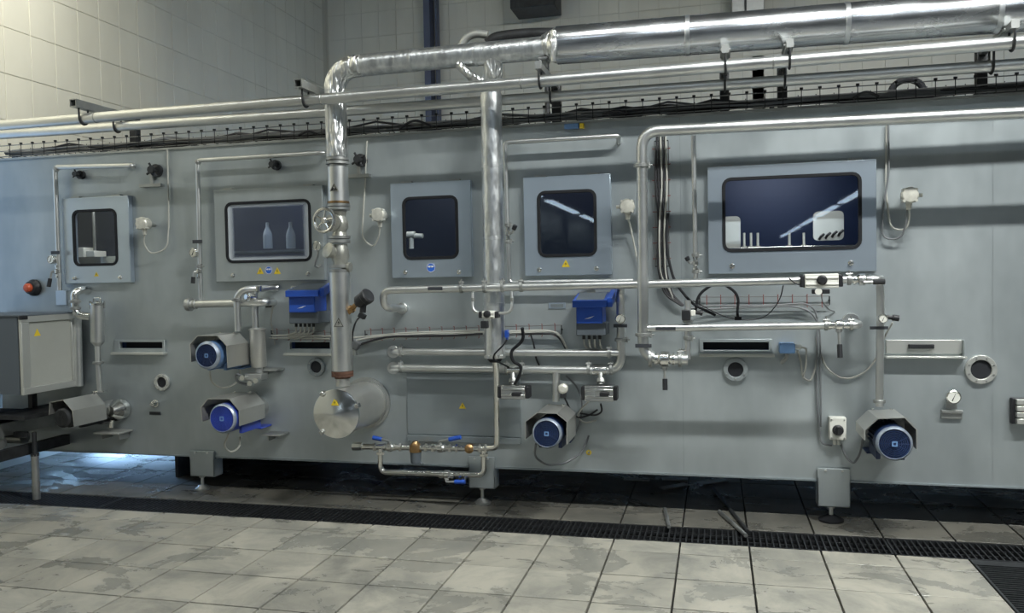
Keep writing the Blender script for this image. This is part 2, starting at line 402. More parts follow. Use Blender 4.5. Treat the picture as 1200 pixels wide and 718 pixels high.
# things on the back wall, high up behind the machine
def rect3(px0, py0, px1, py1, Y, depth):
    a, b = P(px0, py0, Y), P(px1, py1, Y); return B().span((a.x, Y, a.z), (b.x, Y+depth, b.z))
a = P(500, 60, 6.7)
single('conduit_post', B().span((a.x-.05, 6.72, 3.2), (a.x+.05, 6.94, ZC)).span((a.x+.11, 6.8, 3.2), (a.x+.14, 6.94, ZC)), mat('post_paint', (.11, .13, .20), .2, .5),
       'dark blue grey upright post on the tiled back wall behind the pipes', 'post')
t = thing('wall_cabinet', 'dark grey box high on the tiled back wall at the top edge', 'box', P(625, 8, 6.4))
part(t, 'housing', rect3(597, -30, 650, 5, 6.4, .55), M['iron'], bevel=.01); part(t, 'bracket', rect3(610, 4, 640, 9, 6.6, .3), M['iron'])
t = thing('air_duct', 'grey sheet duct on the tiled back wall above the big pipe', 'duct', P(875, 10, 6.4))
part(t, 'duct_body', rect3(857, -40, 896, 13, 6.3, .65), M['dull'], bevel=.01); part(t, 'seam', rect3(872, -40, 875, 13, 6.28, .03), M['iron'])
DQ = .9
t = thing('curved_duct', 'dark curved duct with a pale end arching behind the foil pipe near the tee', 'duct', P(640, 42, DQ))
part(t, 'duct_body', B().tube([P(572, 52, DQ), P(580, 45, DQ), P(600, 42, DQ), P(625, 40, DQ), P(650, 40, DQ)], .05, 14, .2), M['iron'])
part(t, 'pale_end', B().tube([P(540, 55, DQ), P(546, 44, DQ), P(558, 39, DQ), P(572, 41, DQ)], .032, 12, .2), M['alu'])
c = P(640, 42, DQ); part(t, 'stand', B().cyl((c.x, DQ, 2.67), (c.x, DQ, c.z), .02), M['iron'])

# ================================================================== THE MACHINE
ZB, ZT = .27, 2.67
X0, X1 = -5.8, 4.2
mach = thing('machine_housing', 'long grey stainless steel machine housing standing on bracketed feet', 'machine', (-1.5, 0, 0))
HAT = {}                                           # hatch data: outer box and window box in metres on the face
def face_rect(l, t_, r, b_, Y=0.0):
    a, c = P(l, t_, Y), P(r, b_, Y); return a.x, c.z, c.x, a.z          # x0, z0, x1, z1
win = [(85, 247, 138, 310), (264, 238, 365, 305), (472, 232, 537, 302), (630, 225, 699, 299), (847, 209.5, 1009, 290.5)]
out = [(72, 232.5, 153.5, 331), (250, 223, 380.5, 328), (457, 215, 553, 324), (613, 208, 717, 321.5), (829, 196, 1027.5, 317.5)]
slots = [(142, 400.5, 192, 408), (341, 400.5, 388, 408.5), (824, 400.5, 901, 410)]
holes = []
for wi in win:
    x0, z0, x1, z1 = face_rect(*wi); holes.append((x0-.015, z0-.015, x1+.015, z1+.015))
for s_ in slots: holes.append(face_rect(*s_))
seams = [X0, P(151, 500).x, P(801, 530).x, P(1163, 500).x, X1]
for a, c in zip(seams[:-1], seams[1:]):
    a += .0006; c -= .0006
    hs = [h for h in holes if h[0] < c and h[2] > a]
    xs = sorted({a, c, *[min(max(v, a), c) for h in hs for v in (h[0], h[2])]}); zs = sorted({ZB, ZT, *[v for h in hs for v in (h[1], h[3])]})
    b = B(); ix = {}
    for y in (0, .012):
        for i, x in enumerate(xs):
            for j, z in enumerate(zs): ix[(y, i, j)] = len(b.v); b.v.append((x, y, z))
    for i in range(len(xs)-1):
        for j in range(len(zs)-1):
            mx, mz = (xs[i]+xs[i+1])/2, (zs[j]+zs[j+1])/2
            if any(h[0] < mx < h[2] and h[1] < mz < h[3] for h in hs): continue
            for y in (0, .012): b.f.append((ix[(y, i, j)], ix[(y, i+1, j)], ix[(y, i+1, j+1)], ix[(y, i, j+1)]))
    part(mach, 'front_panel', b, M['face'], smooth=False)
part(mach, 'cavity_liner', B().span((X0+.02, .735, ZB+.03), (X1-.02, .749, ZT-.03)).span((X0+.02, .02, ZB+.031), (X1-.02, .735, ZB+.04)), M['cavity'], smooth=False)
part(mach, 'body', B().span((X0, .02, ZT-.02), (X1, 3.0, ZT)).span((X0, .02, ZB), (X1, 3.0, ZB+.03)).span((X0, .75, ZB), (X1, 3.0, ZT-.02)).span((X0, .013, ZB), (X0+.01, .75, ZT)).span((X1-.01, .013, ZB), (X1, .75, ZT)), M['iron'], smooth=False)
part(mach, 'bottom_flange', B().span((X0, -.012, ZB-.004), (X1, .03, ZB+.006)), M['face_dark'], smooth=False)
part(mach, 'top_rail', B().span((X0, -.015, ZT-.004), (X1, .05, ZT+.012)), M['dull'], smooth=False)
part(mach, 'daylight_stop', B().span((-4.42, .35, 0), (-4.39, 3.0, ZB)), M['iron'], smooth=False)  # unseen panel added to stop the blue daylight spreading under the machine
# access panel under the two middle pipes
x0, z0, x1, z1 = face_rect(477, 437, 611, 520)
part(mach, 'access_panel', B().span((x0, -.012, z0+.05), (x1, .002, z1)), M['face_dark'], label='darker flat access panel', bevel=.002)
part(mach, 'panel_ledge', B().span((x0, -.025, z0), (x1, .002, z0+.045)), M['face_dark'], bevel=.003)
# feet
def foot(pxl, pxr, pyt, pyb, pxs, pad):
    x0, z0, x1, z1 = face_rect(pxl, pyt, pxr, pyb, -.03)
    lg = part(mach, 'foot_bracket', B().span((x0, -.03, z0), (x1, -.012, z1+.02)).span((x0, -.03, z0), (x0+.008, .09, z1-.04)).span((x1-.008, -.03, z0), (x1, .09, z1-.04)).span((x0, -.03, z0), (x1, .09, z0+.008)), M['face'], bevel=.002)
    for q in (.25, .75): part(lg, 'bolt', B().bolt((x0+(x1-x0)*q, -.03, z1+.008), .008), M['steel'])
    sx = P(pxs, 580, .02).x
    part(lg, 'screw', B().cyl((sx, .03, .02), (sx, .03, z0), .013).cyl((sx, .03, z0-.02), (sx, .03, z0), .024, seg=6), M['steel'])
    part(lg, 'foot_pad', B().lathe((sx, .03, 0), (0, 0, 1), [(0, pad), (.012, pad), (.02, pad*.8), (.04, .025)], 24), M['rubber'] if pad > .07 else M['dull'])
foot(222, 251, 531, 559, 237, .055); foot(549, 580, 538, 573, 565, .06); foot(958, 997, 552, 595, 974, .078)
# rear feet, beyond the gap
for px in (300, 760, 1150):
    x = P(px, 540, 2.2).x
    lg = part(mach, 'foot_bracket', B().span((x-.09, 2.1, ZB-.12), (x+.09, 2.2, ZB)), M['iron'], smooth=False)
    part(lg, 'screw', B().cyl((x, 2.15, 0), (x, 2.15, ZB-.1), .014), M['iron'])

# ------------------------------------------------------------------ hatches
def tri_sign(parent, px, py, Y, size, mats=('yellow', 'signblack'), name='warning_sign', mark='bolt'):
    c = P(px, py, Y); h = size
    o = part(parent, name, B().prism([(c.x-h*.58, Y, c.z-h*.5), (c.x+h*.58, Y, c.z-h*.5), (c.x, Y, c.z+h*.5)], (0, -.0015, 0)), M[mats[0]], smooth=False, label='yellow triangular warning sign' if mats[0] == 'yellow' else 'triangular warning sign')
    Y -= .0016
    pts = [(.06, .25), (-.14, -.08), (0, -.06), (-.06, -.34), (.14, .02), (.02, .02)]
    part(o, 'symbol', B().prism([(c.x+u*h, Y, c.z+v*h-.02*h) for u, v in pts], (0, -.001, 0)), M[mats[1]], smooth=False)
    if mats[0] != 'yellow' or size > .08:
        b = B()
        q = [(c.x-h*.58, c.z-h*.5), (c.x+h*.58, c.z-h*.5), (c.x, c.z+h*.5)]; k = [(c.x+(x-c.x)*.82, c.z-.16*h+(z-c.z+.16*h)*.82) for x, z in q]
        part(o, 'border', b.ring(q, k, Y-.001, Y), M[mats[1]], smooth=False)
    return o
def round_sign(parent, px, py, Y, r):
    c = P(px, py, Y)
    o = part(parent, 'eye_protection_sign', B().lathe((c.x, Y, c.z), (0, -1, 0), [(0, r), (.0015, r)], 24), M['signblue'], label='round blue sign with white goggles')
    y = Y-.0017
    b = B()
    for s in (-1, 1): b.prism([(c.x+s*r*.12, y, c.z+.02*r), (c.x+s*r*.62, y, c.z+.1*r), (c.x+s*r*.62, y, c.z+.42*r), (c.x+s*r*.12, y, c.z+.42*r)], (0, -.001, 0))
    b.prism([(c.x-r*.15, y, c.z+.22*r), (c.x+r*.15, y, c.z+.22*r), (c.x+r*.15, y, c.z+.38*r), (c.x-r*.15, y, c.z+.38*r)], (0, -.001, 0))
    part(o, 'goggles', b, M['signwhite'], smooth=False)
    b = B().ring([(c.x+r*.96*math.cos(k*.26), c.z+r*.96*math.sin(k*.26)) for k in range(24)], [(c.x+r*.86*math.cos(k*.26), c.z+r*.86*math.sin(k*.26)) for k in range(24)], y-.001, y)
    part(o, 'rim', b, M['signwhite'], smooth=False)
def hatch(n, label, knobs, fog=False):
    th = .05
    x0, z0, x1, z1 = face_rect(*out[n], -th); wx0, wz0, wx1, wz1 = face_rect(*win[n], -th)
    t = thing('inspection_hatch', label, 'hatch', ((x0+x1)/2, -th, z0), 'windowed hatches along the machine face')
    r = .05
    inner = rrect(wx0, wz0, wx1, wz1, r); outer = orect(x0, z0, x1, z1, inner)
    part(t, 'frame', B().ring(outer, inner, -th, -.001), M['face'] if fog else M['hatch'], bevel=.004)
    g = .015
    part(t, 'gasket', B().ring(rrect(wx0-g*.4, wz0-g*.4, wx1+g*.4, wz1+g*.4, r+g*.4), rrect(wx0+g, wz0+g, wx1-g, wz1-g, r-g), -th-.006, -th+.012), M['rubber'], bevel=.002)
    part(t, 'glass', B().prism([(x, -th+.004, z) for x, z in rrect(wx0+.004, wz0+.004, wx1-.004, wz1-.004, r-.004)], (0, .006, 0)), M['glass_fog' if fog else 'glass'], label='fogged glass pane' if fog else None, smooth=False)
    for px, py in knobs:
        c = P(px, py, -th)
        part(t, 'knob', B().lathe((c.x, -th+.002, c.z), (0, -1, 0), [(0, .017), (.004, .017), (.006, .011), (.02, .011), (.023, .008)], 14), M['bright'])
    # hinge lugs along the upper edge
    for xa_ in (x0+.08, x1-.16): part(t, 'hinge', B().span((xa_, -th+.008, z1-.002), (xa_+.08, -.004, z1+.012)), M['dull'], bevel=.002)
    return t, (wx0, wz0, wx1, wz1)
h1, w1 = hatch(0, 'narrow steel hatch with dark window beside the orange button', [(88, 326), (141, 325)])
tri_sign(h1, 113, 321, -.0505, .036)
h2, w2 = hatch(1, 'wide steel hatch with fogged window and three signs below the pane', [(273, 322.5), (361, 321)], True)
tri_sign(h2, 305, 317, -.0505, .05); round_sign(h2, 315, 316.5, -.0505, .030); tri_sign(h2, 325, 317, -.0505, .05)
h3, w3 = hatch(2, 'square steel hatch with dark window and one round blue sign', [(475, 319), (538, 318.5)])
round_sign(h3, 505, 313.5, -.0505, .034)
h4, w4 = hatch(3, 'square steel hatch with dark window and one yellow triangular sign', [(632, 316), (699, 314.5)])
tri_sign(h4, 663, 308.5, -.0505, .05)
h5, w5 = hatch(4, 'widest steel hatch with a long dark window and no sign', [(858, 311.5), (997, 308)])
# what shows behind the panes
def behind(px0, py0, px1, py1, Y, m, name, label, cat, r=.03, th=.012):
    x0, z0, x1, z1 = face_rect(px0, py0, px1, py1, Y)
    return single(name, B().prism([(x, Y, z) for x, z in rrect(x0, z0, x1, z1, r)], (0, th, 0)), M[m], label, cat)
behind(840, 254, 868, 292, .15, 'white', 'guide_plate', 'pale rounded plate behind the widest window near its hinge side corner', 'plate')
o = behind(953, 248, 989, 281, .15, 'white', 'guide_plate', 'pale rounded plate with dark hooks behind the widest window', 'plate')
for k in range(4):
    c = P(960+k*7.5, 277-k*1.5, .14); part(o, 'hook', B().tube([(c.x, .145, c.z-.02), (c.x+.01, .13, c.z), (c.x+.03, .135, c.z+.015)], .009, 8), M['black'])
x0, z0, x1, z1 = face_rect(838, 281, 1012, 289, .13)
t = thing('carrier_rail', 'pale conveyor ledge with small posts behind the widest window', 'rail', (x0, .13, z0))
part(t, 'ledge', B().span((x0, .10, z0-.05), (x1, .30, z0+.015)), M['bright'], bevel=.005)
for px in (872, 880, 888, 925, 942):
    c = P(px, 278, .18); part(t, 'post', B().cyl((c.x, .18, z0), (c.x, .18, c.z+.03), .008).cyl((c.x, .18, z0), (c.x, .18, z0+.025), .018), M['cast'])
x0, z0, x1, z1 = face_rect(82, 288, 140, 300, .13)
t = thing('carrier_rail', 'pale stepped ledge behind the dark window of the narrow hatch', 'rail', (x0, .13, z0))
part(t, 'ledge', B().span((x0, .12, z0-.06), (x1, .3, z0)), M['bright']); part(t, 'block', B().span((x0+.03, .12, z0), (x0+.14, .25, z0+.08)).span((x0+.17, .11, z0), (x0+.25, .25, z0+.05)), M['white'], bevel=.004)
c = P(110, 262, .2); part(t, 'mast', B().cyl((c.x, .2, z0), (c.x, .2, z0+.42), .012), M['dull'])
c = P(482, 280, .12)
single('spray_nozzle', B().tube([(c.x, .12, c.z-.07), (c.x, .12, c.z+.025), (c.x+.09, .12, c.z+.02)], .018, 12, .02).cyl((c.x-.03, .12, c.z+.03), (c.x+.03, .12, c.z+.03), .026), M['white'], 'pale spray nozzle behind the window with the round blue sign', 'nozzle')
for px, lab in ((314, 'pale upright bottle shape behind fogged glass, nearer the middle of the pane'), (341, 'pale upright bottle shape behind fogged glass, nearer the steam pipe')):
    c = P(px, 288, .08)
    single('bottle', B().lathe((c.x, .08, c.z-.02), (0, 0, 1), [(0, .035), (.10, .036), (.13, .028), (.16, .013), (.2, .013)], 16), M['white'], lab, 'bottle')
single('bottle_shelf', B().span((w2[0], .03, P(300, 292, .08).z-.03), (w2[2], .3, P(300, 292, .08).z-.012)), M['dull'], 'steel shelf behind the fogged glass of the wide hatch', 'shelf')

# ------------------------------------------------------------------ slots and portholes
def slot(fr, op, label, sill=True):
    x0, z0, x1, z1 = face_rect(*fr); ox0, oz0, ox1, oz1 = face_rect(*op)
    t = thing('inspection_slot', label, 'slot', ((x0+x1)/2, 0, z0), 'letterbox slots low on the machine face')
    q = lambda a, b_, c, d: [(c, d), (a, d), (a, b_), (c, b_)]
    part(t, 'frame', B().ring(q(x0, z0, x1, z1), q(ox0, oz0, ox1, oz1), -.02, .001), M['face'], bevel=.003)
    part(t, 'recess', B().span((ox0, .06, oz0), (ox1, .075, oz1)), M['void'])
    if sill: part(t, 'sill', B().span((x0-.005, -.055, z0-.008), (x1+.012, .001, z0+.012)), M['alu'], bevel=.004)
    return t
slot((135, 398, 195, 414), slots[0], 'open dark slot in the face beside the slim filter canister')
slot((336, 398, 390, 415), slots[1], 'open dark slot directly under the blue box at the steam pipe')
slot((820, 397, 905, 416), slots[2], 'long open dark slot under the lower straight pipe')
x0, z0, x1, z1 = face_rect(1038, 398, 1130, 418)
t = thing('slot_cover', 'closed steel slot cover with black handle under the flow gauge', 'cover', ((x0+x1)/2, 0, z0))
part(t, 'cover_plate', B().span((x0, -.015, z0+.02), (x1-.015, .001, z1)), M['alu'], bevel=.003)
part(t, 'end_cheek', B().span((x1-.015, -.05, z0+.01), (x1-.008, .001, z1)), M['face'], bevel=.002)
part(t, 'ledge', B().span((x0-.01, -.07, z0-.006), (x1, .001, z0+.008)), M['alu'], bevel=.003)
c0, c1 = P(1064, 405.5, -.02), P(1094, 405.5, -.02)
part(t, 'handle', B().span((c0.x, -.045, c0.z-.014), (c1.x, -.030, c0.z+.014)).span((c0.x, -.04, c0.z-.012), (c0.x+.02, -.014, c0.z+.012)).span((c1.x-.02, -.04, c0.z-.012), (c1.x, -.014, c0.z+.012)), M['black'], bevel=.004)
def porthole(px, py, ro, ri, label, m='alu', bolts=8):
    c = P(px, py, -.02); s = S(px, py); R0, R1 = ro*s, ri*s
    t = thing('porthole', label, 'porthole', (c.x, 0, c.z-R0), 'round portholes low on the machine face')
    k = 28; f = lambda r: [(c.x+r*math.cos(2*math.pi*i/k), c.z+r*math.sin(2*math.pi*i/k)) for i in range(k)]
    part(t, 'flange', B().ring(f(R0), f(R1), -.022, .001), M[m], bevel=.003)
    part(t, 'sight_glass', B().lathe((c.x, -.008, c.z), (0, 1, 0), [(0, R1), (.006, R1)], k), M['void'])
    for i in range(bolts):
        a = 2*math.pi*(i+.5)/bolts
        part(t, 'bolt', B().bolt((c.x+(R0+R1)/2*math.cos(a), -.022, c.z+(R0+R1)/2*math.sin(a)), .006), M['dull'])
porthole(189, 448, 10, 6.3, 'smallest pale round porthole under the first dark slot')
porthole(370, 430, 11, 7, 'dull round porthole with grey ring beside the polished drum', 'face_dark', 6)
porthole(862, 433, 14, 8.8, 'dull round porthole under the long open slot', 'face', 6)
porthole(1150, 433, 17, 11.3, 'largest bright round porthole with bolted ring near the dial gauge', 'alu', 8)
# ================================================================== FITTINGS
def clamp(t, p, axis, r, wing=True):
    p = Vector(p); a = Vector(axis).normalized()
    o = part(t, 'clamp', B().lathe(p-a*.012, a, [(0, r*1.05), (.003, r*1.42), (.021, r*1.42), (.024, r*1.05)], 18), M['dull'])
    if wing:
        d = Vector((0, 0, 1)) if abs(a.z) < .7 else Vector((1, 0, 0))
        q = p+d*r*1.4+Vector((0, -.006, 0))
        part(o, 'wing_nut', B().cyl(q-a*.018, q+a*.018, .008, seg=8).cyl(q, q+d*.022, .005, seg=8), M['dull'])
    return o
def flange(t, p, axis, r, th=.014, m='dull', bolts=0, name='flange'):
    p = Vector(p); a = Vector(axis).normalized()
    o = part(t, name, B().lathe(p-a*th/2, a, [(0, r-.002), (.002, r), (th-.002, r), (th, r-.002)], 24), M[m])
    if bolts:
        x = a.orthogonal().normalized(); y = a.cross(x); b = B()
        for i in range(bolts):
            q = p+(x*math.cos(2*math.pi*(i+.5)/bolts)+y*math.sin(2*math.pi*(i+.5)/bolts))*r*.86
            b.cyl(q-a*(th*1.6), q+a*(th*1.6), r*.07, seg=6)
        part(o, 'bolts', b, M['dull'], kind='stuff')
    return o
def tag(t, px, py, Y, wpx, hpx):
    c = P(px, py, Y); s = S(px, py, Y); w_, h = wpx*s/2, hpx*s/2
    return part(t, 'name_tag', B().span((c.x-w_, Y-.004, c.z-h), (c.x+w_, Y, c.z+h)), M['tag'], label='small dark name tag', bevel=.001)
GG = 'dial gauges fitted along the machine'
def gauge(px, py, Y, rpx, label, stem=None, dial='white'):
    c = P(px, py, Y); r = rpx*S(px, py, Y)
    t = thing('dial_gauge', label, 'gauge', c, GG)
    part(t, 'case', B().lathe((c.x, Y+.03, c.z), (0, -1, 0), [(0, r*.9), (.004, r), (.036, r), (.04, r*.86), (.032, r*.84)], 24), M['bright'])
    part(t, 'dial', B().lathe((c.x, Y-.004, c.z), (0, -1, 0), [(0, r*.85), (.002, r*.85)], 24), M[dial])
    part(t, 'needle', B().prism([(c.x-r*.3, Y-.007, c.z-r*.55), (c.x-r*.15, Y-.007, c.z-r*.6), (c.x+r*.28, Y-.007, c.z+r*.6)], (0, -.001, 0)), M['black'], smooth=False)
    if stem is not None: part(t, 'stem', B().tube([(c.x, Y+.02, c.z), *stem], r*.28, 10), M['dull'])
    return t
def lever_valve(p, axis, r, lever, label, grip='black', length=.06):
    """ball valve: body along the pipe axis, hexagon ends, stem and a lever towards the point lever"""
    p = Vector(p); a = Vector(axis).normalized(); lv = Vector(lever)
    t = thing('lever_valve', label, 'valve', p, 'hand lever valves')
    part(t, 'body', B().lathe(p-a*length, a, [(0, r*1.25), (.014, r*1.25), (.015, r*1.05), (length-r*1.1, r*1.1), (length-r*.7, r*1.5), (length+r*.7, r*1.5), (length+r*1.1, r*1.1), (2*length-.015, r*1.05), (2*length-.014, r*1.25), (2*length, r*1.25)], 16), M['bright'])
    d = (lv-p); side = (d-a*d.dot(a)).normalized()
    s0 = p+side*r*1.4; s1 = p+side*(r*1.4+.02)
    part(t, 'stem', B().cyl(p+side*r, s1, r*.45, seg=10).cyl(s0, s0+side*.008, r*.8, seg=6), M['dull'])
    q = lv-s1; k = s1+q*.45
    part(t, 'lever', B().tube([s1, k], .009, 8), M['dull'])
    part(t, 'grip', B().tube([k, lv], .0155, 10), M[grip])
    return t

# ------------------------------------------------------------------ overhead pipes
def run(name, label, pts, tpx, m='steel', fillet=.09, group=None, cat='pipe', at=0, seg=18):
    r = tpx/2*S(*pts[at]) if not isinstance(pts[at], Vector) else tpx
    vs = [p if isinstance(p, Vector) else P(*p) for p in pts]
    t = thing(name, label, cat, vs[0], group)
    part(t, 'pipe', B().tube(vs, r, seg, fillet, 8), M[m])
    return t, vs, r
def along(px, a, b):
    """point of the line a-b (pixels with depth) above this pixel column"""
    q = (px-a[0])/(b[0]-a[0]); return P(px, a[1]+(b[1]-a[1])*q, a[2])
OH = 'overhead pipes along the top of the machine'
# big foil jacketed pipe
YB1 = -.33
E0, E1, E2 = P(395, 186, YB1), P(393.5, 79, YB1), P(655, 55, YB1)
rB = 12.5*S(394, 120, YB1)
big_t = thing('insulated_pipe', 'large foil jacketed pipe running across the top and turning down at its elbow', 'pipe', E0, 'foil jacketed steam pipes')
A0, A1 = P(440, 75, YB1), P(640, 56, YB1)
dirb = (A1-A0).normalized()
corner = A0+dirb*((E1.x-A0.x)/dirb.x)
part(big_t, 'riser_jacket', B().tube([E0+Vector((0, 0, .01)), Vector((E0.x, YB1, corner.z-.14))], rB, 24, steps=3), M['foil_crumpled'])
arc = [Vector((E0.x, YB1, corner.z-.16))]+[Vector((E0.x+.15*(1-math.cos(R(a))), YB1, corner.z-.15+.15*math.sin(R(a)))) for a in range(0, 91, 10)]+[corner+dirb*.2]
part(big_t, 'elbow_jacket', B().tube(arc, rB*1.03, 24), M['foil_crumpled'], label='crumpled foil elbow')
part(big_t, 'pipe_jacket', B().tube([corner+dirb*.14, A1+dirb*.12], rB, 24), M['foil'])
T0, T1 = P(652, 53.5, YB1), P(1190, 12.5, YB1)
dT = (T1-T0).normalized(); rT = 23*S(900, 32, YB1)
segs = [0, .83, 1.75, 2.55, 3.4, 5.2]
for a_, b_ in zip(segs[:-1], segs[1:]):
    part(big_t, 'thick_jacket', B().lathe(T0+dT*(a_+.002), dT, [(0, rT-.02), (.006, rT), (b_-a_-.01, rT), (b_-a_-.004, rT-.004)], 32), M['clad'])
    if a_: part(big_t, 'jacket_seam', B().lathe(T0+dT*(a_-.015), dT, [(0, rT), (.003, rT+.003), (.027, rT+.003), (.03, rT)], 32), M['foil'])
part(big_t, 'reducer', B().lathe(T0-dT*.09, dT, [(0, rB), (.02, rB*1.1), (.085, rT*.93), (.1, rT)], 28), M['foil_crumpled'])
part(big_t, 'loose_strap', B().tube([T0+Vector((.0, -rT*.9, .06)), T0+Vector((.01, -rT*1.1, -.02)), T0+Vector((0, -rT*.95, -.13))], .018, 8), M['foil_crumpled'], label='loose strip of foil')
for q in (.55, 1.0): part(big_t, 'jacket_band', B().lathe(corner+dirb*q, dirb, [(0, rB), (.002, rB+.003), (.02, rB+.003), (.022, rB)], 24), M['foil'])

# long bright pipes in front of it
P1a, P1b = (30, 144.5, -.46), (1150, 53, -.46)
def straight(name, label, a, b, tpx, x0, x1):
    pa, pb = P(*a), P(*b); d = (pb-pa)/(pb.x-pa.x)
    u, v = pa+d*(x0-pa.x), pa+d*(x1-pa.x); r = tpx/2*S((a[0]+b[0])/2, (a[1]+b[1])/2, a[2])
    t = thing(name, label, 'pipe', u, OH); part(t, 'pipe', B().tube([u, v], r, 20), M['steel']); return t, u, v, r
p1, p1u, p1v, p1r = straight('straight_pipe', 'long bright steel pipe passing in front of the foil riser', P1a, P1b, 13.5, XL+.02, 3.9)
p2, p2u, p2v, p2r = straight('straight_pipe', 'thinner steel pipe just below the long bright one, passing behind the foil riser', (30, 156, -.11), (1150, 78.5, -.11), 12, XL+.02, 3.9)
for px in (112, 376, 610, 905): clampp = part(p1, 'weld_ring', B().lathe(along(px, P1a, P1b), p1v-p1u, [(0, p1r), (.002, p1r+.0015), (.008, p1r+.0015), (.01, p1r)], 20), M['dull'])

# supports on the machine roof: a post, an arm over the pipes, hoops round both pipes
for k, (px, lab, sq) in enumerate(((98, 'square tube bracket with pipe hoops nearest the tiled side wall', True), (358, 'square tube bracket with pipe hoops beside the foil elbow', True),
                     (633, 'pipe bracket with hoops under the reducer of the big foil pipe', False), (850, 'pipe bracket with hoops under the big pipe above the widest hatch, on its hinge side', False),
                     (925, 'pipe bracket with hoops under the big pipe above the widest hatch, on its far side', False), (1186, 'pipe bracket with hoops next to the end of the overhead pipes', False))):
    c1 = along(px, P1a, P1b); c2 = p2u+(p2v-p2u)*((c1.x-p2u.x)/(p2v.x-p2u.x))
    t = thing('pipe_bracket', lab, 'bracket', (c1.x, .09, ZT+.01), 'pipe brackets on the machine roof')
    za = c1.z+p1r+.03
    part(t, 'post', B().span((c1.x-.03, .06, ZT+.008), (c1.x+.03, .12, za+.05)), M['iron'], bevel=.003)
    n, s_ = B(), (.028 if sq else .02)
    q = lambda e: [(c1.x-e, za-e+s_), (c1.x+e, za-e+s_), (c1.x+e, za+e+s_), (c1.x-e, za+e+s_)]
    part(t, 'arm', n.ring(q(s_), q(s_-.006), c1.y-(.10 if sq else .05), .06), M['dull'], label='square tube arm', smooth=False)
    if not sq: part(t, 'arm_cap', B().span((c1.x-.021, c1.y-.053, za-.001), (c1.x+.021, c1.y-.05, za+.05)), M['dull'], bevel=.001)
    for nm, c, r in (('hoop', c1, p1r), ('hoop', c2, p2r)):
        zt = za
        pts = [(c.x, c.y-r-.008, zt)]+[(c.x, c.y-(r+.008)*math.cos(R(a)), c.z-(r+.008)*math.sin(R(a))) for a in range(0, 181, 20)]+[(c.x, c.y+r+.008, zt)]
        part(t, nm, B().tube(pts, .007, 8), M['iron'])
    part(t, 'foot_plate', B().span((c1.x-.07, .03, ZT+.006), (c1.x+.07, .15, ZT+.016)), M['dull'])
    if not sq:
        cB = T0+dT*((c1.x-T0.x)/dT.x) if px > 650 else A0+dirb*((c1.x-A0.x)/dirb.x); rr = rT if px > 650 else rB
        part(t, 'saddle', B().span((c1.x-.028, cB.y-rr*.75, cB.z-rr-.014), (c1.x+.032, cB.y+rr*.75, cB.z-rr+.004)).span((c1.x-.02, cB.y-.02, za+.05), (c1.x+.02, cB.y+.02, cB.z-rr-.01)), M['dull'], bevel=.003)

# lower overhead pipe with the long drop
p3, v3, r3 = run('drop_pipe', 'steel pipe running under the cables and dropping down the face to a black handled valve', [Vector((3.4, -.42, P(1190, 132, -.42).z-.0)), (1190, 132, -.42), (752, 154, -.42), (754, 420, -.42), (806, 421, -.42)], 13, fillet=.11, at=2)
p3a, p3b = v3[2], v3[3]
clamp(p3, P(751.5, 194, -.42), (0, 0, 1), r3); clamp(p3, P(753.8, 392, -.42), (0, 0, 1), r3)
tag(p3, 754, 405, -.42-r3-.004, 19, 4.5)
for px in (762, 797): clamp(p3, P(px, 421, -.42), (1, 0, 0), r3)
lever_valve(P(779, 420.5, -.42), (1, 0, 0), r3*.95, P(779.5, 457, -.45), 'black handled valve at the foot of the long drop pipe')
# small riser after that valve, with a solenoid
t, v, r = run('valve_riser', 'thin riser from the drop pipe valve up to the black solenoid', [(806, 421, -.42), (806, 352, -.38)], 7, fillet=0)
clamp(t, P(806, 396, -.41), (0, 0, 1), r); flange(t, P(806, 376, -.39), (0, 0, 1), r*1.6, .02)
c = P(797, 410, -.42); part(t, 'drain_nozzle', B().tube([P(806, 410, -.42), c, c+Vector((-.015, 0, -.012))], .009, 8), M['bright'])
c = P(804, 369, -.43)
t = thing('solenoid', 'black solenoid valve on the thin riser beside the long drop pipe', 'valve', c)
part(t, 'coil', B().box(c, (.052, .06, .065)), M['black'], bevel=.006); part(t, 'cap', B().box(c+Vector((.042, 0, .012)), (.03, .05, .035)), M['white'], bevel=.004)
part(t, 'connector', B().cyl(c+Vector((.055, 0, .015)), c+Vector((.085, 0, .013)), .012).cyl(c+Vector((.085, 0, .013)), c+Vector((.1, 0, .01)), .016), M['black'])

# ------------------------------------------------------------------ middle pipes
HP = 'horizontal process pipes on the face'
Y3 = -.345
p335, v335, r335 = run('process_pipe', 'upper straight process pipe with a looped end and a row of clamps', [P(471, 361, -.02), P(471, 361, -.20), P(450, 361, Y3+.02), P(449, 340, Y3), P(940, 328.5, Y3)], 9.5*.5*S(700, 334, Y3), fillet=.085, group=HP)
flange(p335, P(471, 361, -.012), (0, 1, 0), .042, .02, 'steel')
for px in (541, 568, 589, 611): clamp(p335, P(px, 339-(px-455)*.0224, Y3), (1, 0, 0), r335)
tag(p335, 510, 338, Y3-r335-.003, 18, 4)
